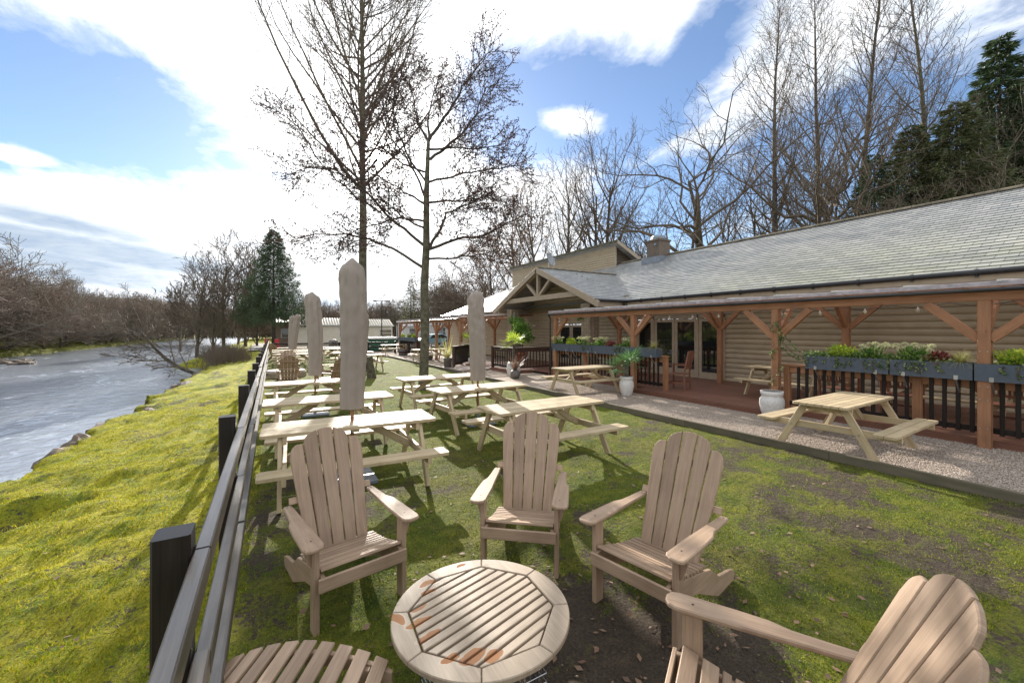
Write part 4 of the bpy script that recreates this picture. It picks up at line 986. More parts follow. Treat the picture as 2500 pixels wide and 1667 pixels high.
planter(1.90,2.91,PXn, 'slate-grey rail planter between vine planter and near post', [('skimmia',2.62,'tall cream-flowered plant in the middle planter'),('red',2.32,'dark red-leaved plant between cream flowers and grass'),('grass',2.06,'arching straw-coloured grass beside the near post'),('ivy',2.45,'ivy under the dark red-leaved plant'),('ivy',2.8,'ivy trailing beneath the tall cream flowers')])
planter(.60,1.89,PXn, 'slate-grey rail planter right of the near post', [('lime',1.48,'bright lime plant right of the near post'),('ivy',1.3,'ivy spilling from the right-hand planter'),('lime',1.05,'bushy lime plant at the right edge')])
fl = [('skimmia',12.9,'cream flowers at the porch end of the far planters'),('lime',12.1,'lime foliage behind the pergola end post'),('skimmia',11.4,'creamy bushy plant in the second far planter'),('ivy',11.0,'trailing ivy in the second far planter'),('skimmia',10.5,'cream flowers left of the red-tipped plant'),('red',10.0,'red-tipped plant in the middle far planter'),('ivy',9.5,'ivy behind the palm'),('skimmia',9.2,'pale plant just behind the palm fronds'),('grass',8.25,'small straw grass at the right end of the far planters')]
for (a, c, lb) in ((12.05,13.15,'slate-grey planter nearest the porch'),(10.8,12.04,'slate-grey planter second from the porch'),(9.5,10.79,'slate-grey planter behind the gravel table'),(8.05,9.49,'slate-grey planter directly behind the potted palm')):
    planter(a, c, PXn, lb, [k for k in fl if a <= k[1] < c])
planter(27.8,32.3,8.62, 'long slate planter on the far pergola railing', [('lime',31.2,'green plant in the far pergola planter, left'),('skimmia',29.6,'cream plant in the far pergola planter, middle'),('lime',28.4,'green plant in the far pergola planter, right')])

# ------------------------------------------------------------------ deck chairs
def deck_chair(label):
    r = thing('slatted_armchair', label, 'chair', group='wooden armchairs on the deck'); m = M['deckch']
    for sx in (-1, 1):
        b = MB(); b.plank((sx*.26,-.24,0), (sx*.26,-.24,.70), .045, .045, (0,1,0), .004); b.build('front_leg', m, r)
        b = MB(); b.plank((sx*.25,.24,0), (sx*.25,.22,.5), .045, .045, (0,1,0), .004); b.plank((sx*.25,.22,.5), (sx*.25,.34,1.10), .045, .045, (0,1,0), .004); b.build('rear_leg', m, r)
        b = MB(); b.plank((sx*.265,-.29,.715), (sx*.255,.27,.715), .06, .028, c=.004); b.build('armrest', m, r)
    b = MB(); 
    for k in range(7): b.plank((-.24,-.22+k*.068,.45), (.24,-.22+k*.068,.45), .06, .02, c=.002)
    b.build('seat', m, r); b = MB(); b.plank((-.25,.335,1.08), (.25,.335,1.08), .03, .08, c=.004); b.plank((-.25,.245,.62), (.25,.245,.62), .03, .05)
    for k in range(7): b.plank((-.18+k*.06,.25,.62), (-.18+k*.06,.332,1.05), .032, .014, (0,1,0), .002)
    b.build('backrest', m, r); b = MB()
    for z in (.2,): b.plank((-.25,-.24,z), (.25,-.24,z), .025, .04); b.plank((-.26,-.24,z), (-.25,.24,z), .025, .04); b.plank((.26,-.24,z), (.25,.24,z), .025, .04)
    b.build('stretcher', m, r); return r
M['deckch'] = wood('oiled_red_hardwood', (.25,.105,.06), (.18,.07,.04), (.08,.03,.02), .5, .2)
dc = deck_chair('wooden armchair beside the deck opening near the glass doors'); dc.location = (10.3,7.9,DZ); dc.rotation_euler = (0,0,R(200))
for x, y, a, lb in ((10.75,4.15,80,'slatted armchair behind the left near planter'),(10.75,3.1,95,'slatted armchair behind the middle near planter'),(10.8,1.75,90,'slatted armchair behind the near pergola post'),(10.7,9.6,110,'slatted armchair behind the balusters near the palm'),(9.9,29.5,30,'wooden armchair under the far pergola')):
    dup(dc, (x, y, DZ), a, lb)
# log slab table, stump, barrels
r = thing('log_slab_table', 'low round log slab table with bright top among the far chairs', 'table', (.42,16.9,0)); b = MB()
b.lathe([(0,.16),(.60,.16),(.68,.22),(.66,.38),(.60,.45),(0,.46)], (0,0,0), 22, lambda t,z: 1+.06*noise.noise(Vector((math.cos(t)*2,math.sin(t)*2,3)))); b.build('top', M['teakt'], r); b = MB(); b.lathe([(.3,0),(.28,.2),(.32,.37)], (0,0,0), 12); b.build('trunk_base', M['bark'], r)
r = G(905, 913); b = MB(); b.tube([(0,0,-.05),(-.03,0,.3),(-.09,0,.6),(-.13,0,.86)], [.19,.16,.15,.155], 14); tag(b.build('tree_stump', M['barkmoss'], None, False, (3.35,16.6,0)), 'short leaning sawn tree stump standing on the lawn', 'tree stump')
for (x, y, lb) in ((8.3,24.6,'half barrel planter beneath the far pergola front post'),(8.3,30.0,'half barrel planter by the farthest gravel table')):
    r = thing('half_barrel', lb, 'planter', (x,y,.05)); b = MB(); b.lathe([(0,0),(.30,0),(.36,.22),(.37,.45),(.33,.45),(.33,.38),(0,.38)], (0,0,0), 20); b.build('barrel', M['brownwood'], r, True); b = MB(); b.lathe([(.335,.08),(.345,.08),(.352,.13),(.342,.13)], (0,0,0), 20); b.lathe([(.372,.33),(.38,.33),(.38,.38),(.372,.38)], (0,0,0), 20); b.build('hoop', M['lead'], r)

# ------------------------------------------------------------------ caravan park beyond the garden
def corr_roof(b, x0, x1, y0, z0, y1, z1, pitch=.28):
    n = int((x1-x0)/pitch)
    for i in range(n):
        xa = x0+i*pitch; xs = [xa, xa+pitch*.35, xa+pitch*.5, xa+pitch*.85, xa+pitch]; hs = [0, .05, .05, 0, 0]
        for k in range(4): b.quad([(xs[k],y0,z0+hs[k]),(xs[k+1],y0,z0+hs[k+1]),(xs[k+1],y1,z1+hs[k+1]),(xs[k],y1,z1+hs[k])])
M['cream'] = plain('cream_vinyl_boards', (.70,.63,.50), .6, var=.04, scale=2)
M['tile'] = plain('beige_pressed_roof', (.50,.45,.36), .5, var=.1)
M['greyroof'] = plain('pale_grey_roof', (.6,.62,.64), .4, var=.08)
M['brownwall'] = plain('dusky_brown_wall', (.36,.26,.20), .7)
def caravan(loc, L, W, label, wallm, roofm, wins, rz=0, h=2.35, hh=.55):
    r = thing('static_caravan', label, 'caravan', loc, rz)
    b = MB(); n = 14
    for (x0, y0, x1, y1) in ((0,0,L,0),(L,0,L,W),(L,W,0,W),(0,W,0,0)):
        for i in range(n):
            z = .35+i*(h-.35)/n; z2 = z+(h-.35)/n; d = Vector((y1-y0, x0-x1, 0)).normalized()*.018
            b.quad([(x0+d.x,y0+d.y,z),(x1+d.x,y1+d.y,z),(x1,y1,z2),(x0,y0,z2)])
    for x in (0, L): b.quad([(x,0,h),(x,W,h),(x,W/2,h+hh)])
    b.box((L/2,W/2,.18), (L-.3,W-.3,.35)); b.build('wall', wallm, r)
    b = MB(); corr_roof(b, -.15, L+.15, -.22, h-.03, W/2, h+hh+.02); corr_roof(b, -.15, L+.15, W+.22, h-.03, W/2, h+hh+.02); b.build('roof', roofm, r)
    b = MB(); b.box((L/2,-.24,h-.05), (L+.3,.04,.12)); b.build('gutter', M['white'], r)
    for (x, z, w, hh_) in wins:
        b = MB(); b.box((x,-.03,z+hh_/2+.03), (w+.12,.06,.07)); b.box((x,-.03,z-hh_/2-.03), (w+.12,.06,.07)); b.box((x-w/2-.03,-.03,z), (.07,.06,hh_)); b.box((x+w/2+.03,-.03,z), (.07,.06,hh_)); b.box((x,-.025,z+.0), (w,.05,.04))
        f = b.build('window', M['white'], r); b = MB(); b.box((x,.0,z), (w,.03,hh_)); b.build('pane', M['glass'], f)
    return r
Yc = 50.0
def xat(col, Y): u = (col-1250)/F; return Y*(ST+u*CT)/(CT-u*ST)
caravan((xat(712,Yc),Yc,.05), xat(962,Yc)-xat(712,Yc)-3.6, 3.6, 'long cream static caravan with beige roof behind the parasols', M['cream'], M['tile'], [(5.2,1.55,.75,1.0),(2.2,1.5,1.2,.9),(9.0,1.5,.9,1.0)], h=2.45, hh=.75)
caravan((xat(895,Yc-1),Yc-1.2,.05), xat(957,Yc-1)-xat(895,Yc-1), 3.4, 'cream static caravan end beside the park lamp post', M['cream'], M['tile'], [(2.1,1.5,1.3,.8)], h=2.4, hh=.7)
caravan((xat(668,Yc+2),Yc+2,.05), 3.5, 4, 'brown-walled park home with pale corrugated roof by the fir trunk', M['brownwall'], M['greyroof'], [(1.2,1.5,.9,.9)], h=2.7, hh=.4)
caravan((xat(985,62),62,.05), 8, 4, 'white park lodge seen through the far pergola', M['white'], M['greyroof'], [(1.5,1.5,1.2,1.1),(5,1.5,1,1)], h=2.5, hh=.8)
caravan((xat(1050,54),54,.05), 9, 4, 'pale grey lodge behind the parked car', M['white'], M['greyroof'], [(1.5,1.6,1.4,1.2),(4.6,1.6,1.4,1.2)], h=2.6, hh=.9)
# red gas cabinets
for i, (c, lb) in enumerate(((652,'small red gas cabinet left of the fir trunk'),(676,'red gas cabinet just right of the fir trunk'),(716,'red gas cabinet beside the long caravan'))):
    r = thing('gas_cabinet', lb, 'cabinet', (xat(c,47),47,.05)); b = MB(); b.box((0,0,.5), (.42,.4,.9), .02); b.build('body', plain('red_paint', (.55,.03,.03), .4), r) if i == 0 else None
    if i: b.build('body', bpy.data.materials['red_paint'], r)
    b = MB(); b.box((0,-.212,.5), (.36,.02,.8), .004); b.build('door', bpy.data.materials['red_paint'], r); b = MB(); b.box((.12,-.235,.5), (.03,.03,.15)); b.build('handle', M['steel'], r)
# park lamp
r = thing('park_lamp', 'tall black lamp post with twin heads among the caravans', 'lamp post', (xat(932,44),44,.05)); b = MB(); b.tube([(0,0,0),(0,0,4.9)], [.06,.045], 8); b.tube([(-.6,0,4.9),(.6,0,4.9)], [.03]*2, 6); b.build('post', M['black'], r)
for s in (-1, 1): b = MB(); b.lathe([(0,.1),(.16,.08),(.2,0),(.17,-.08),(0,-.1)], (s*.7,0,4.9), 10); b.build('lamp_head', M['lead'], r)
# skip and bin
r = thing('waste_skip', 'green metal waste container with pale lid beyond the garden', 'skip', (xat(926,37),37,.0)); b = MB(); b.prism([(-1.2,.0),(1.2,.0),(1.45,1.0),(-1.45,1.0)], (0,.7,.1), (1,0,0), (0,0,1), 1.4)
b.build('body', plain('dark_green_steel', (.02,.09,.06), .4), r); b = MB(); b.prism([(-1.5,1.12),(1.5,1.12),(1.35,1.28),(-1.35,1.28)], (0,.75,.0), (1,0,0), (0,0,1), 1.5); b.build('lid', M['white'], r)
r = thing('litter_bin', 'grey domed litter bin beside the end fence', 'bin', (xat(814,32.8),32.8,0)); b = MB(); b.lathe([(0,0),(.28,0),(.31,.8),(.34,.85),(.34,1.0),(.28,1.12),(.12,1.2),(0,1.21)], (0,0,0), 20); b.build('body', M['greypot'], r, True); b = MB(); b.box((0,-.31,.93), (.3,.08,.12), .01); b.build('opening', M['black'], r)
# parked car
def car(loc, rz):
    r = thing('parked_car', 'light blue car parked beyond the far pergola', 'car', loc, rz); body = plain('blue_car_paint', (.20,.33,.42), .25, spec=.8, var=.02)
    prof = [(-2.05,.35),(2.0,.35),(2.08,.55),(2.0,.78),(1.15,.92),(.55,1.36),(-.9,1.42),(-1.7,1.05),(-2.05,.95)]
    b = MB(); b.prism(prof, (0,.82,0), (1,0,0), (0,0,1), 1.64, .06); b.build('body', body, r, False)
    b = MB()
    for s in (-1,1): b.prism([(.95,.95),(.5,1.29),(-.2,1.33),(-.2,.95)], (0,s*.835+(.01 if s>0 else .0),0), (1,0,0), (0,0,1), .012); b.prism([(-.28,.95),(-.28,1.33),(-.85,1.33),(-1.4,1.02),(-1.4,.95)], (0,s*.835+(.01 if s>0 else 0),0), (1,0,0), (0,0,1), .012)
    b.plank((1.16,0,.95), (.60,0,1.345), 1.35, .02, (0,0,1)); b.build('windows', M['glass'], r)
    for x in (-1.3,1.3):
        for s in (-1,1): b = MB(); b.tube([(x,s*.72,.32),(x,s*.86,.32)], [.32]*2, 18); w = b.build('wheel', M['black'], r); b = MB(); b.tube([(x,s*.865,.32),(x,s*.875,.32)], [.2]*2, 14); b.build('rim', M['steel'], w)
    for s in (-1,1): b = MB(); b.box((2.0,s*.6,.68), (.12,.34,.14), .02); b.build('headlight', M['white'], r)
car((xat(1060,45),45.5,.05), 195)
# cables
for dz in (0, -.85):
    r = MB(); pts = [(xat(900,58)+ (i/10)*16, 58, 6.3+dz-.25*math.sin(i/10*math.pi)) for i in range(11)]; r.tube(pts, [.02]*11, 4); tag(r.build('overhead_cable', M['white']), 'pale overhead cable strung before the trees, '+('upper' if dz == 0 else 'lower')+' of two', 'cable')

# ------------------------------------------------------------------ trees
def bend(pts, rad, b, n): b.tube(pts, rad, n, cap=False)
def grow(b, p, d, L, r, lvl, P, leafb=None):
    n = P['seg'][lvl]; pts = [p.copy()]; rad = [r]; dd = d.copy(); end = max(P['rmin'], r*P['tip'][lvl]); q = p.copy()
    for i in range(n):
        w = P['wig'][lvl]; dd = (dd+Vector((random.gauss(0,w), random.gauss(0,w), random.gauss(0,w)))+Vector((0,0,P['trop'][lvl]))).normalized()
        q = q+dd*L/n; pts.append(q.copy()); rad.append(r+(end-r)*(i+1)/n)
    b[min(lvl,1)].tube(pts, rad, P['sides'][lvl], cap=False)
    if leafb and lvl >= P['leaflvl']:
        for k in range(P['leaves']):
            t = random.random(); i = min(n-1, int(t*n)); c = pts[i].lerp(pts[i+1], t*n-i)
            leafb.leaf(c, Vector((random.gauss(0,1), random.gauss(0,1), random.gauss(-.6,.8))), P['ll']*random.uniform(.5,1.3), P['lw'])
    if lvl+1 >= len(P['kids']): return
    K = P['kids'][lvl+1]; K = max(1, int(round(K*(.5+.5*min(1, L/P['len'][lvl]))))) if lvl else K
    for k in range(K):
        t = P['t0'][lvl+1]+(1-P['t0'][lvl+1])*((k+random.random())/K); i = min(n-1, int(t*n)); c = pts[i].lerp(pts[i+1], t*n-i); ax = (pts[i+1]-pts[i]).normalized()
        az = k*2.4+random.uniform(-.6,.6); s1 = ax.cross(Vector((.3,.1,1)) if abs(ax.z) < .9 else Vector((1,0,0))).normalized(); s2 = ax.cross(s1)
        an = R(P['ang'][lvl+1]*random.uniform(.75,1.25)); nd = ax*math.cos(an)+(s1*math.cos(az)+s2*math.sin(az))*math.sin(an)
        if lvl > 0 and nd.z < -.2: nd.z *= .3
        rr = (rad[i]*(1-(t*n-i))+rad[i+1]*(t*n-i)); cl = P['len'][lvl+1]*random.uniform(.7,1.15)*(P['prof'](t) if lvl == 0 else (1-.55*t))
        grow(b, c, nd.normalized(), cl, max(P['rmin'], min(rr*.75, P['rk'][lvl+1]*cl)), lvl+1, P, leafb)
def tree(name, label, P, loc, Ht, r0, seed, mt, mc, cat='tree', group=None, leafmat_=None, lean=(0,0)):
    random.seed(seed); t = thing(name, label, cat, loc, 0, group); a, c = MB(), MB(); lb = MB() if leafmat_ else None
    grow((a, c), Vector((0,0,-.3)), Vector((lean[0],lean[1],1)).normalized(), Ht, r0, 0, P, lb)
    a.build('trunk', mt, t, True); c.build('crown', mc, t)
    if lb: lb.build('leaves', leafmat_, t)
    return t
POP = dict(seg=[9,6,3,2], wig=[.02,.07,.10,.12], trop=[0,.17,.13,.08], tip=[.12,.2,.4,.7], rmin=.011, sides=[9,5,3,3], kids=[1,60,13,6], ang=[0,44,36,38], len=[20,6.5,2.2,.8], t0=[0,.26,.15,.1], rk=[0,.0095,.008,.010], prof=lambda t: max(.22, 1.25-1.05*t) if t > .38 else .55+t, leaflvl=9, leaves=0, ll=.1, lw=.05)
OAK = dict(POP, seg=[6,8,5,3,2], wig=[.05,.26,.22,.2,.2], trop=[0,.10,.08,.07,.05], tip=[.35,.15,.3,.5,.7], rmin=.014, sides=[9,6,4,3,3], kids=[1,13,8,6,4], ang=[0,58,48,42,40], len=[14,8.5,4.0,1.9,.8], t0=[0,.38,.22,.15,.2], rk=[0,.022,.014,.010,.010], prof=lambda t: 1.0-.25*abs(t-.7))
ASH = dict(POP, seg=[7,6,4,2,2], wig=[.04,.10,.13,.15,.15], trop=[0,.13,.13,.12,.08], tip=[.3,.2,.35,.5,.7], rmin=.014, sides=[8,5,3,3,3], kids=[1,14,8,5,3], ang=[0,38,36,36,34], len=[14,7.5,3.4,1.6,.7], t0=[0,.30,.25,.2,.2], rk=[0,.016,.011,.009,.010], prof=lambda t: 1.05-.35*t)
SHR = dict(POP, seg=[3,6,4,2,2], wig=[.1,.16,.2,.2,.2], trop=[0,.05,.05,.05,.03], tip=[.5,.2,.35,.5,.7], rmin=.016, sides=[6,5,3,3,3], kids=[1,12,9,6,3], ang=[0,48,45,42,40], len=[4,6.5,3.2,1.6,.8], t0=[0,.15,.12,.15,.2], rk=[0,.016,.011,.010,.010], prof=lambda t: 1.0)
gR = 'bare trees behind the restaurant'
def at_col(c, d): p = px(c, HY, d); return (p.x, p.y, 0)
def hz(y, d): return H+(HY-y)/F*d
# two garden trees
random.seed(3)
base = Vector(at_col(884, 19.4))
POPg = dict(POP, kids=[1,76,14,7], len=[20,9.0,2.6,1.0], rmin=.0085, t0=[0,.36,.10,.1], ang=[0,50,36,38], trop=[0,.13,.12,.08])
tree('poplar_tree', 'tallest bare poplar with upswept branches partly hiding the sun', POPg, base, 23.5, .235, 11, M['barkmoss'], M['twigl'], leafmat_=None, lean=(.035,.0))
def alder():
    d0 = 13.0; root = thing('alder_tree', 'speckled alder hung with cones and catkins beside the lawn tables', 'tree', (0,0,0)); a, c, l = MB(), MB(), MB()
    b0 = px(1032, 950, d0); b0.z = -.1; org = b0.copy(); random.seed(21)
    def P_(x, y, dd=0): return px(x, y, d0+dd)-org
    tr = [Vector((0,0,-.1)), P_(1035,905), P_(1038,800), P_(1036,700), P_(1041,600), P_(1041,480), P_(1044,400), P_(1046,343)]
    rad = [.17,.145,.135,.125,.112,.09,.07,.05]; a.tube(tr, rad, 14, False)
    PA = dict(POP, seg=[8,5,3,2], wig=[.05,.12,.16,.2], trop=[0,.03,.0,-.02], tip=[.2,.3,.5,.8], rmin=.0052, sides=[7,5,3,3], kids=[1,17,8,0], ang=[0,48,45,40], len=[4.5,1.6,.6,.3], t0=[0,.22,.12,.1], rk=[0,.012,.009,.012], prof=lambda t: 1.1-.65*t, leaflvl=1, leaves=9, ll=.06, lw=.030)
    PA['kids'] = [1,17,8]; 
    limbs = [[(1036,655),(960,607),(900,585),(840,573),(768,572),(690,590)],[(1036,600),(985,560),(940,520),(905,478),(860,440),(822,415),(760,405),(712,425)],[(1039,500),(990,470),(930,435),(880,410)],
      [(1041,490),(1010,420),(985,370),(960,345),(940,290),(945,240)],[(1044,450),(1000,390),(975,330),(960,270),(965,215),(990,160)],[(1046,345),(1020,300),(1010,250),(1000,200),(1015,150)],
      [(1046,345),(1075,300),(1105,260),(1130,210),(1165,165),(1205,120)],[(1050,390),(1085,365),(1130,325),(1165,275),(1185,215),(1215,205)],[(1050,365),(1110,360),(1170,365),(1235,350)],
      [(1047,445),(1100,430),(1150,420),(1220,410),(1270,405)],[(1047,495),(1110,492),(1160,485),(1210,475)],[(1049,605),(1075,560),(1090,520),(1140,500),(1200,470)],[(1049,608),(1110,585),(1180,575),(1240,545),(1290,520)],[(1048,632),(1110,630),(1170,622),(1215,610)],
      [(1036,540),(980,530),(930,545),(870,560),(820,600)],[(1036,420),(985,400),(930,360),(880,340),(840,300),(815,275)],[(930,520),(870,480),(820,440),(770,380),(730,310),(690,280),(665,260)],[(1040,560),(1000,540),(950,500),(900,460)],[(1046,345),(1045,300),(1055,240),(1070,190)]]
    for li, L in enumerate(limbs):
        n = len(L); sg = random.uniform(-1,1)*1.6; pts = []
        st = 0 if abs(L[0][0]-1042) < 16 else None
        for i, (x, y) in enumerate(L): pts.append(P_(x, y, (sg*(i/(n-1)) if st == 0 else sg)))
        if st is None: pts[0] = P_(1036,600-60) if False else pts[0]
        r0 = .048 if li in (0,1,6,7,11,12) else .034; rr = [r0*(1-.85*i/(n-1))+.004 for i in range(n)]; rr_pts = []
        sm = []; 
        for i in range(n-1):
            for k in range(3): sm.append(pts[i].lerp(pts[i+1], k/3)+Vector((random.gauss(0,.02),random.gauss(0,.02),random.gauss(0,.02)))*(1 if i+k else 0))
        sm.append(pts[-1]); R2 = [r0*(1-.88*i/(len(sm)-1))+.004 for i in range(len(sm))]; c.tube(sm, R2, 6, False)
        tot = len(sm)-1; K = int(tot*2.7)
        for k in range(K):
            t = .12+.88*(k+random.random())/K; i = min(tot-1, int(t*tot)); q = sm[i].lerp(sm[i+1], t*tot-i); ax = (sm[i+1]-sm[i]).normalized()
            v = Vector((random.gauss(0,1), random.gauss(0,1), random.gauss(0,1))); v = (v-ax*v.dot(ax)).normalized(); nd = (ax*.75+v*.75+Vector((0,0,.12))).normalized()
            grow((c, c), q, nd, 1.9*random.uniform(.5,1.1)*(1.1-.55*t), .0085, 1, PA, l)
    root.location = org; a.build('trunk', M['barkmoss'], root, True); c.build('crown', M['twig'], root); l.build('cones_and_catkins', M['catkin'], root)
alder()
# trees behind the restaurant
def T(kind, col, d, topy, r0, lb, seed, mt='bark', mc='twigl', lean=(0,0), leaf=None, z=0, nm=None):
    P = dict({'pop': POP, 'oak': OAK, 'ash': ASH, 'shr': SHR}[kind]); Ht = hz(topy, d); P['rmin'] = {'pop':.010,'oak':.010,'ash':.010,'shr':.012}[kind]*d/38
    base = {'pop':24,'oak':17,'ash':17,'shr':8}[kind]; k = Ht/base; P['len'] = [x*(k if i < 3 else 1) for i, x in enumerate(P['len'])]
    if kind == 'oak': trunk = Ht*.62
    elif kind == 'ash': trunk = Ht*.72
    elif kind == 'shr': trunk = Ht*.45
    else: trunk = Ht*.96
    if leaf: P.update(leaflvl=3, leaves=2, ll=.16, lw=.1)
    return tree(nm or {'pop':'poplar_tree','oak':'oak_tree','ash':'bare_tree','shr':'bare_shrub'}[kind], lb, P, at_col(col, d), trunk, r0, seed, M[mt], M[mc], lean=lean, leafmat_=M[leaf] if leaf else None, group=gR)
T('pop', 1893, 38, -60, .34, 'tall bare poplar leftmost of the row above the slate roof', 31, 'bark')
T('pop', 1988, 41, -90, .36, 'tall bare poplar second in the row behind the gnarled oak', 32)
T('pop', 2088, 41, -100, .36, 'tall bare poplar third in the row with forked trunk', 33)
T('pop', 2268, 37, -110, .38, 'tall pale-trunked poplar standing in front of the conifers', 34, 'barkmoss')
T('oak', 2005, 37, 190, .42, 'gnarled oak with twisting limbs between two poplars', 35)
T('oak', 2070, 36, 250, .38, 'second gnarled oak leaning beside the third poplar', 36, lean=(-.05,0))
T('oak', 1712, 38, 185, .36, 'broad bare oak standing alone above the roof ridge', 37)
T('ash', 1835, 42, 390, .2, 'small upright bare tree between the lone oak and the first poplar', 38)
T('ash', 1768, 43, 340, .18, 'slim bare tree just right of the lone oak', 39)
T('ash', 1620, 44, 420, .18, 'slim bare tree between the chimney and the lone oak', 40)
T('ash', 1475, 45, 305, .34, 'tall bare tree above the clerestory roof peak', 41)
T('ash', 1445, 46, 330, .26, 'bare tree with close upright stems above the clerestory', 42)
T('ash', 1372, 45, 350, .28, 'rounded bare tree above the middle of the clerestory roof', 43)
T('ash', 1318, 44, 400, .25, 'bare tree directly behind the satellite dish', 44)
T('ash', 1545, 48, 470, .16, 'low bare tree left of the chimney', 45)
T('ash', 1255, 40, 460, .2, 'tree with withered brown leaves left of the satellite dish', 46, leaf='deadleaf')
T('ash', 1200, 52, 560, .18, 'lower tree with withered leaves above the white hip roof', 47, leaf='deadleaf')
T('ash', 2480, 33, 120, .14, 'thin bare tree in front of the conifers at the right edge', 48)
T('ash', 1940, 46, 440, .16, 'slim bare tree low between the poplars', 49)
T('ash', 2150, 44, 470, .16, 'slim bare tree right of the poplar row', 50)
for i, (c, d, ty) in enumerate([(1990,31,540),(2060,31,510),(2130,30,490),(2200,30,470),(2280,29,450),(2360,28,440),(2440,28,425),(1700,40,620),(1610,44,640),(1820,38,600),(1400,50,610),(1150,56,640),(1100,60,650)]):
    o = T('shr', c, d, ty, .1, ['leftmost scrubby bush above the ridge below the oaks','scrubby bush above the ridge below the third poplar','dense scrub bush left of the pale poplar above the ridge','scrub bush at the foot of the pale poplar','scrub bush right of the pale poplar trunk','scrub bush below the tall conifer','rightmost scrub bush above the ridge','thin bush at the foot of the lone oak','thin bush right of the chimney','thin bush at the foot of the first poplar','thin bush behind the clerestory','thin bush beyond the hip roof','thin bush left of the hip roof corner'][i], 60+i, 'bark', 'twigl')
def conifer(label, loc, Ht, rad, seed, mat, nb=90, droop=.25, z0=.12, up=False, dens=1.0, name='fir_tree', group=None):
    random.seed(seed); t = thing(name, label, 'tree', loc, 0, group); b = MB(); b.tube([(0,0,-.2),(0,0,Ht*.5),(0,0,Ht)], [Ht*.016,Ht*.010,.01], 8); b.build('trunk', M['bark'], t, True)
    f = MB(); s = MB()
    for i in range(nb):
        h = z0+(1-z0)*(i/nb)**1.05; z = Ht*h; L = rad*(1-h)**.85*random.uniform(.72,1.12)+.12*rad*.5; a = i*2.399+random.uniform(-.3,.3); d = Vector((math.cos(a), math.sin(a), .35*h-.05)); p = Vector((0,0,z)); pts = [p.copy()]
        for k in range(4): p = p+d.normalized()*L/4; d.z += -droop*.35 if k < 2 else droop*.35; pts.append(p.copy())
        s.tube(pts, [.03,.025,.018,.012,.006], 4, False)
        for k in range(int((14+L*34)*dens)):
            tt = random.random()**.7; j = min(3, int(tt*4)); c = pts[j].lerp(pts[j+1], tt*4-j); sd = Vector((-math.sin(a), math.cos(a), 0)); w = (1-tt)*.38*L+.18
            o_ = random.uniform(-1,1); c = c+sd*o_*w*.8+Vector((0,0,-.22*abs(o_)-.10*L/3+random.gauss(0,.13*L/2))); f.leaf(c, Vector((math.cos(a),math.sin(a),0))*.8+sd*o_+Vector((0,0,random.uniform(-.9,.2))), random.uniform(.12,.34)*Ht/14, .055*Ht/14)
    s.build('branches', M['bark'], t); f.build('foliage', mat, t); return t
conifer('dark green fir standing alone at the end of the garden', at_col(668,43), hz(560,43), 4.6, 80, M['needle'], 170, z0=.24, dens=3.4)
conifer('tall pointed conifer behind the slate roof at right', at_col(2440,36), hz(85,36), 6.5, 81, M['needle'], 140, .5, .15, dens=3.2)
conifer('dark conifer at the right edge of the picture', at_col(2505,38), hz(150,38), 5.5, 82, M['needle'], 120, .5, .15, dens=3)
conifer('broad dark evergreen behind the pale poplar', at_col(2335,33), hz(250,33), 7.2, 83, M['needle2'], 150, .4, .1, dens=3.4)
conifer('broad dark evergreen left of the pale poplar', at_col(2225,34), hz(305,34), 6.6, 84, M['needle2'], 150, .4, .1, dens=3.4)
conifer('lowest evergreen at the left end of the evergreen clump', at_col(2135,34), hz(375,34), 5.0, 85, M['needle'], 120, .4, .1, dens=3.2)
conifer('narrow evergreen with brown dead side behind the caravans', at_col(1003,68), hz(680,68), 2.6, 86, M['needle2'], 90, .2, .05, dens=2.4)
# riverside trees (near bank)
tree_n = [('tall bare riverside tree left of the fir',545,46,555,.2),('bare riverside tree with fine upright twigs beside the fir',600,50,580,.2),('spreading bare tree overhanging the river bend',480,44,620,.18),('dense bare thicket tree at the water edge',520,40,680,.15),('bare ivy-clad tree in the far riverside clump',580,60,640,.18),('low bare tree behind the leaning trunk',440,58,690,.15),('small bare riverside tree at the foot of the fir',628,48,690,.15)]
for i, (lb, c, d, ty, r0) in enumerate(tree_n):
    Ht = hz(ty, d)+1; P = dict(ASH); P['ang'] = [0,34,36,36,34]; P['rmin'] = .017*d/45; k = Ht/17; P['len'] = [x*(k if j < 3 else 1) for j, x in enumerate(P['len'])]; P['t0'] = [0,.12,.15,.15,.2]
    loc = at_col(c, d); tree('riverside_tree', lb, P, (loc[0], loc[1], -.9), Ht*.72, r0, 100+i, M['bark'], M['twigl'], group='bare trees on the near riverbank')
P = dict(SHR, rmin=.014); t = tree('leaning_tree', 'fallen-looking tree leaning low over the river from the bank', dict(P, kids=[1,9,6,4,3], trop=[.035,.05,.02,0,0], seg=[7,5,3,2,2], len=[7,2.6,1.4,.9,.6]), (edge_x(31)-.1, 31.5, -.8), 4.2, .12, 120, M['bark'], M['twigl'], lean=(-1.9,.3))
b = MB()
for k in range(2600):
    y = random.uniform(31, 44); x = edge_x(y)+random.uniform(-.5,2.2); z = ground_z(x, y) if y < 60 else -.4; h = random.uniform(.2,1.1); b.tube([(x,y,z),(x+random.gauss(0,.15),y+random.gauss(0,.15),z+h)], [.008,.005], 3, False)
tag(b.build('bank_scrub', M['twigl']), 'brown tangled scrub on the bank where the fence ends', 'scrub', kind='stuff')
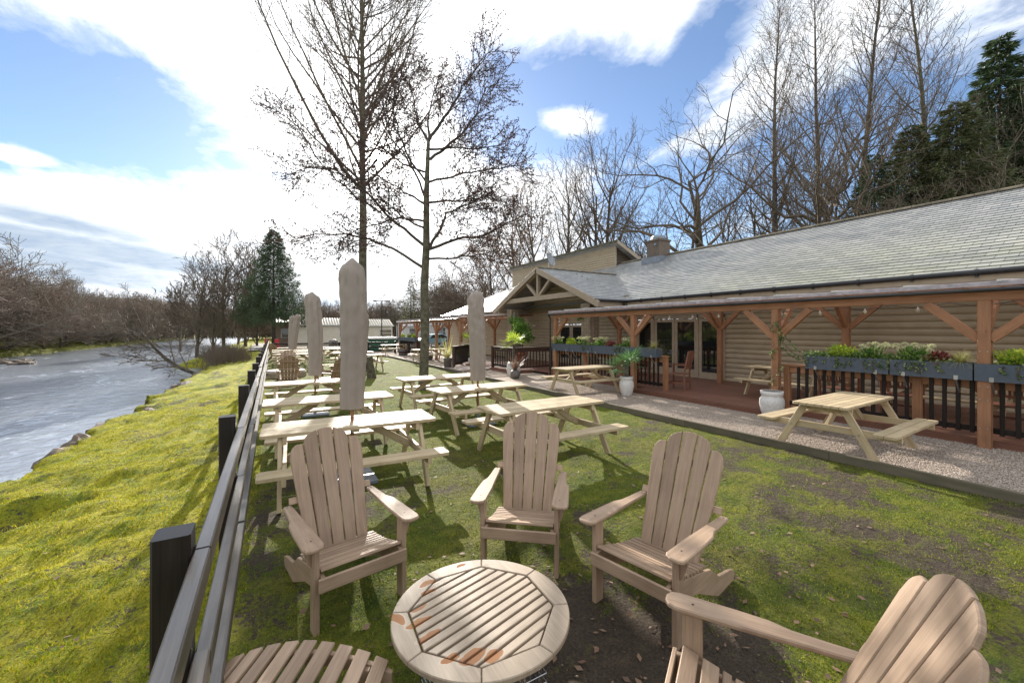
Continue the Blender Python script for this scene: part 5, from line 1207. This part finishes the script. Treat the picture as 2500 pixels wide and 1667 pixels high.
# far bank trees: four kinds, copied
gF = 'bare trees along the far riverbank'; protos = []
for i, (mc, nm) in enumerate((('twigr','r'),('twigf','g'),('twigr','r'),('twigf','g'))):
    P = dict(SHR, rmin=.017, kids=[1,14,11,8,6], t0=[0,.06,.12,.15,.2]); P['trop'] = [0,.08,.06,.05,.03]; P['ang'] = [0,52,48,45,42]; P['len'] = [4,7.2,3.6,1.8,.9]
    protos.append(tree('riverbank_tree', 'x', P, (0,0,0), 4.4, .16, 140+i, M['bark'], M[mc], group=gF))
random.seed(9); rowd = []
for i in range(30): rowd.append((-26.5+random.uniform(-1.2,.6), 48+i*5.2+random.uniform(-1,1)))
for i in range(24): rowd.append((-34+random.uniform(-2,2), 52+i*7.5))
adj = ['russet','grey-brown','reddish','olive-brown']; size = ['low','spreading','tall','bushy','dense','straggly']
for i, (x, y) in enumerate(rowd):
    z = ground_z(x, y); k = i % 4; sc = random.uniform(.7,1.2)*(1.0 if i < 30 else 1.1)
    if i < 3: sc *= 1.25
    nth = ['nearest','second nearest','third nearest','fourth nearest','fifth nearest','sixth nearest','seventh nearest','eighth nearest','ninth nearest','tenth nearest','eleventh nearest','twelfth nearest','thirteenth nearest','fourteenth nearest','fifteenth nearest','sixteenth nearest','seventeenth nearest','eighteenth nearest','nineteenth nearest','twentieth nearest','twenty-first nearest','twenty-second nearest','twenty-third nearest','twenty-fourth nearest','twenty-fifth nearest','twenty-sixth nearest','twenty-seventh nearest','twenty-eighth nearest','twenty-ninth nearest','farthest']
    row = 'waterside row' if i < 30 else 'back row'; j = i if i < 30 else i-30
    lb = f'{adj[k]} bare tree, {nth[j]} in the {row} of the far riverbank'
    if i < 4: o = protos[i]; o.location = (x,y,z-.2); o.scale = (sc,sc,sc); o['label'] = lb; o.rotation_euler = (0,0,i)
    else: dup(protos[k], (x,y,z-.2), random.uniform(0,360), lb, gF, sc)
# distant woods as stuff
def woods(name, pts, hh, mat, label, n):
    b = MB()
    for k in range(n):
        x, y, z = random.choice(pts); x += random.gauss(0,3.5); y += random.gauss(0,3.5); h = hh*random.uniform(.35,1.15)
        p = Vector((x,y,z+h*random.random()*.5)); d = Vector((random.gauss(0,.28), random.gauss(0,.28), 1)).normalized(); q = p+d*h*.25; b.tube([p,q,q+(d+Vector((random.gauss(0,.3),random.gauss(0,.3),0))).normalized()*h*.22], [.05,.04,.02], 3, False)
    return tag(b.build(name, mat), label, 'woodland', kind='stuff')
woods('distant_woodland', [(x, 105+4*math.sin(x), 0) for x in range(-14, 70, 3)], 9, M['twigl'], 'hazy bare woodland behind the caravan park', 16000)
woods('far_bank_woodland', [(-42-i*.3, 50+i*5, 1.5) for i in range(40)], 9, M['twigr'], 'mass of reddish bare woodland behind the far riverbank', 13000)
for i, (c, d, ty) in enumerate([(690,80,760),(725,82,745),(760,84,735),(800,86,745),(850,84,750),(905,82,735),(935,80,745),(962,80,730),(1070,75,700),(1110,70,690),(1130,64,680)]):
    Ht = hz(ty, d); o = dup(protos[i%4], (at_col(c,d)[0], at_col(c,d)[1], 0), i*50, ['bare tree behind the parks left end near the fir','bare tree behind the most distant parasol','bare tree above the long caravan roof','bare tree left of the tall parasol behind caravans','bare tree hidden behind the tall parasol','bare tree right of the tall parasol behind caravans','bare tree behind the park lamp','bare tree left of the narrow evergreen','bare tree right of the narrow evergreen','bare tree behind the far pergola roof','bare tree above the white hip roof corner'][i], 'bare trees behind the caravan park', Ht/9.0)
# hills
def hill(name, x0, x1, y, hgt, mat, label):
    b = MB(); n = 40; prev = None
    for i in range(n+1):
        t = i/n; x = x0+(x1-x0)*t; z = hgt*math.sin(math.pi*t)**.8*(1+.12*noise.noise(Vector((t*4,1,0)))); cur = [(x,y-160,-2),(x,y-60,z*.7),(x,y,z),(x,y+200,-2)]
        if prev:
            for k in range(3): b.quad([prev[k],cur[k],cur[k+1],prev[k+1]])
        prev = cur
    return tag(b.build(name, mat, None, True), label, 'hill', kind='structure')
M['hill'] = plain('distant_moor', (.20,.19,.17), .95, var=.2, scale=.02, col2=(.15,.13,.10))
hill('distant_hill', -700, 150, 750, 46, M['hill'], 'low distant moorland hill beyond the river bend')
hill('valley_side', -520, -40, 420, 9, M['hill'], 'wooded valley side fading behind the far bank')

# ------------------------------------------------------------------ sky and sun
su, sv = (923-1250)/F, (HY-385)/F
AZ = TH+math.atan(su); EL = math.atan(sv*math.cos(math.atan(su)))
sund = Vector((math.sin(AZ)*math.cos(EL), math.cos(AZ)*math.cos(EL), math.sin(EL)))
sl = bpy.data.lights.new('sun', 'SUN'); sl.energy = 5.0; sl.angle = R(.55); sl.color = (1, .93, .83); so = bpy.data.objects.new('sun', sl); COL.objects.link(so)
so.rotation_euler = sund.to_track_quat('Z', 'Y').to_euler(); so.location = (0,0,50)
W = bpy.data.worlds.new('World'); S.world = W; W.use_nodes = True; t = NT(W)
tc = t.n('TexCoord').outputs['Generated']; nrm = t.n('VectorMath', operation='NORMALIZE', i_0=tc).outputs[0]; sp = t.n('SeparateXYZ', i_0=nrm)
az = t.math('ARCTAN2', sp.outputs[0], sp.outputs[1]); el = t.math('ARCSINE', sp.outputs[2])
sky = t.n('TexSky'); sky.sky_type = 'NISHITA'; sky.sun_disc = False; sky.sun_elevation = EL; sky.sun_rotation = AZ; sky.ozone_density = 2.0; sky.air_density = 1.0; sky.dust_density = .3
# cloud layer, laid out by compass direction and height
pl = t.n('CombineXYZ', i_0=t.math('DIVIDE', sp.outputs[0], t.math('ADD', sp.outputs[2], .12)), i_1=t.math('DIVIDE', sp.outputs[1], t.math('ADD', sp.outputs[2], .12)), i_2=0.0).outputs[0]
ae = t.n('CombineXYZ', i_0=az, i_1=el, i_2=0.0).outputs[0]
big = t.noise(t.n('Mapping', i_Vector=ae, i_Scale=(2.2,4.5,1)).outputs[0], 1.6, 3, .5)
fib = t.noise(t.n('Mapping', i_Vector=pl, i_Rotation=(0,0,.5), i_Scale=(2.2,.8,1)).outputs[0], 1.6, 10, .68, .35)
puff = t.noise(pl, 7.0, 6, .62, .3)
AE = lambda x, y: (TH+math.atan((x-1250)/F), math.atan((HY-y)/F*math.cos(math.atan((x-1250)/F))))
def blob(cx, cy, rx, ry, rot, sharp):
    a, e = AE(cx, cy); dx = t.math('SUBTRACT', az, a); dy = t.math('SUBTRACT', el, e); c, s_ = math.cos(rot), math.sin(rot)
    X = t.math('DIVIDE', t.math('ADD', t.math('MULTIPLY', dx, c), t.math('MULTIPLY', dy, s_)), rx); Y = t.math('DIVIDE', t.math('SUBTRACT', t.math('MULTIPLY', dy, c), t.math('MULTIPLY', dx, s_)), ry)
    d = t.math('SQRT', t.math('ADD', t.math('MULTIPLY', X, X), t.math('MULTIPLY', Y, Y))); return t.math('MULTIPLY', t.math('SUBTRACT', 1.0, d), sharp)
def mx(*a):
    r = a[0]
    for q in a[1:]: r = t.math('MAXIMUM', r, q)
    return r
open_ = mx(blob(330,340,.32,.105,-.12,1.7), blob(60,300,.24,.12,-.10,1.7), blob(560,400,.22,.06,-.12,1.7), blob(-300,300,.35,.14,0,1.6), blob(1400,275,.22,.095,.05,1.6), blob(1270,310,.14,.11,0,1.6), blob(1620,250,.16,.05,.7,1.3), blob(1640,500,.16,.08,.1,1.6), blob(2150,360,.22,.09,.1,1.2), blob(2420,520,.25,.08,0,1.0))
q = t.math('ADD', open_, t.math('ADD', t.math('MULTIPLY', t.math('SUBTRACT', fib, .5), 2.2), t.math('ADD', t.math('MULTIPLY', t.math('SUBTRACT', big, .5), .5), t.math('MULTIPLY', t.math('SUBTRACT', puff, .5), 1.9))))
q2 = t.math('SUBTRACT', q, mx(t.math('MULTIPLY', blob(1390,290,.085,.035,-.05,2.2), 1.0), blob(560,460,.12,.025,-.1,1.5), blob(20,375,.06,.02,0,1.8), blob(250,640,.62,.155,.02,3.0), blob(900,560,.4,.2,0,2), t.math('MULTIPLY', t.math('SUBTRACT', 0, 1), 1)))
cloud = t.ramp(q2, [(.0, 1), (.25, .78), (.6, .3), (1.0, .0)])
skc = t.n('Background', i_Strength=.095); t.link(t.mix(1.0, sky.outputs[0], (.80,.88,1.0), 'MULTIPLY'), skc.inputs[0])
# blue of the gaps: the sky texture, a little veiled by thin high cloud
grey = mx(blob(200,605,.30,.032,-.09,2.0), blob(60,640,.28,.05,-.05,1.6), blob(120,540,.20,.020,-.12,1.6), blob(420,640,.10,.02,0,1.5), blob(780,740,.16,.02,0,1.2), 0.0)
gcol = t.mix(t.math('MULTIPLY', grey, t.math('ADD', .5, t.math('MULTIPLY', fib, .9)), None, True), (1.0,1.0,1.0), (.50,.57,.65))
sh = t.mix(1.0, t.ramp(t.noise(pl, 2.6, 6, .6, .4), [(.35, (.72,.78,.86)), (.60, (1,1,1))]), t.ramp(puff, [(.36, (.80,.86,.93)), (.56, (1,1,1))]), 'MULTIPLY')
dt = t.n('VectorMath', operation='DOT_PRODUCT', i_0=nrm, i_1=tuple(sund)).outputs['Value']; dpos = t.math('MAXIMUM', dt, 0.0)
near = t.math('POWER', dpos, 12.0)
ccol = t.mix(near, t.mix(1.0, gcol, sh, 'MULTIPLY'), gcol)
cst = t.math('ADD', CLB, t.math('ADD', t.math('MULTIPLY', near, .32), t.math('MULTIPLY', t.math('POWER', dpos, 60.0), .8)))
cb = t.n('Background'); t.link(ccol, cb.inputs[0]); t.link(cst, cb.inputs[1])
ms = t.n('MixShader'); t.link(cloud, ms.inputs[0]); t.link(skc.outputs[0], ms.inputs[1]); t.link(cb.outputs[0], ms.inputs[2])
glow = t.n('Background'); glow.inputs[0].default_value = (1,.97,.92,1)
disc = t.math('MULTIPLY', t.math('GREATER_THAN', dt, math.cos(R(.8))), 60.0)
t.link(t.math('ADD', disc, t.math('ADD', t.math('MULTIPLY', t.math('POWER', dpos, 1400.0), 5.0), t.math('MULTIPLY', t.math('POWER', dpos, 90.0), .3))), glow.inputs[1])
ad = t.n('AddShader'); t.link(ms.outputs[0], ad.inputs[0]); t.link(glow.outputs[0], ad.inputs[1])
veil = t.n('Background', i_Strength=.03); veil.inputs[0].default_value = (.75,.85,1,1); ad2 = t.n('AddShader'); t.link(ad.outputs[0], ad2.inputs[0]); t.link(veil.outputs[0], ad2.inputs[1])
out = t.n('OutputWorld'); t.link(ad2.outputs[0], out.inputs[0])
S.view_settings.view_transform = 'Standard'; S.view_settings.look = 'None'; S.view_settings.exposure = EXPO; S.view_settings.gamma = 1
S.cycles.use_denoising = True; S.cycles.max_bounces = 6; S.cycles.diffuse_bounces = 3; S.cycles.glossy_bounces = 3; S.cycles.transparent_max_bounces = 12; S.cycles.sample_clamp_indirect = 4
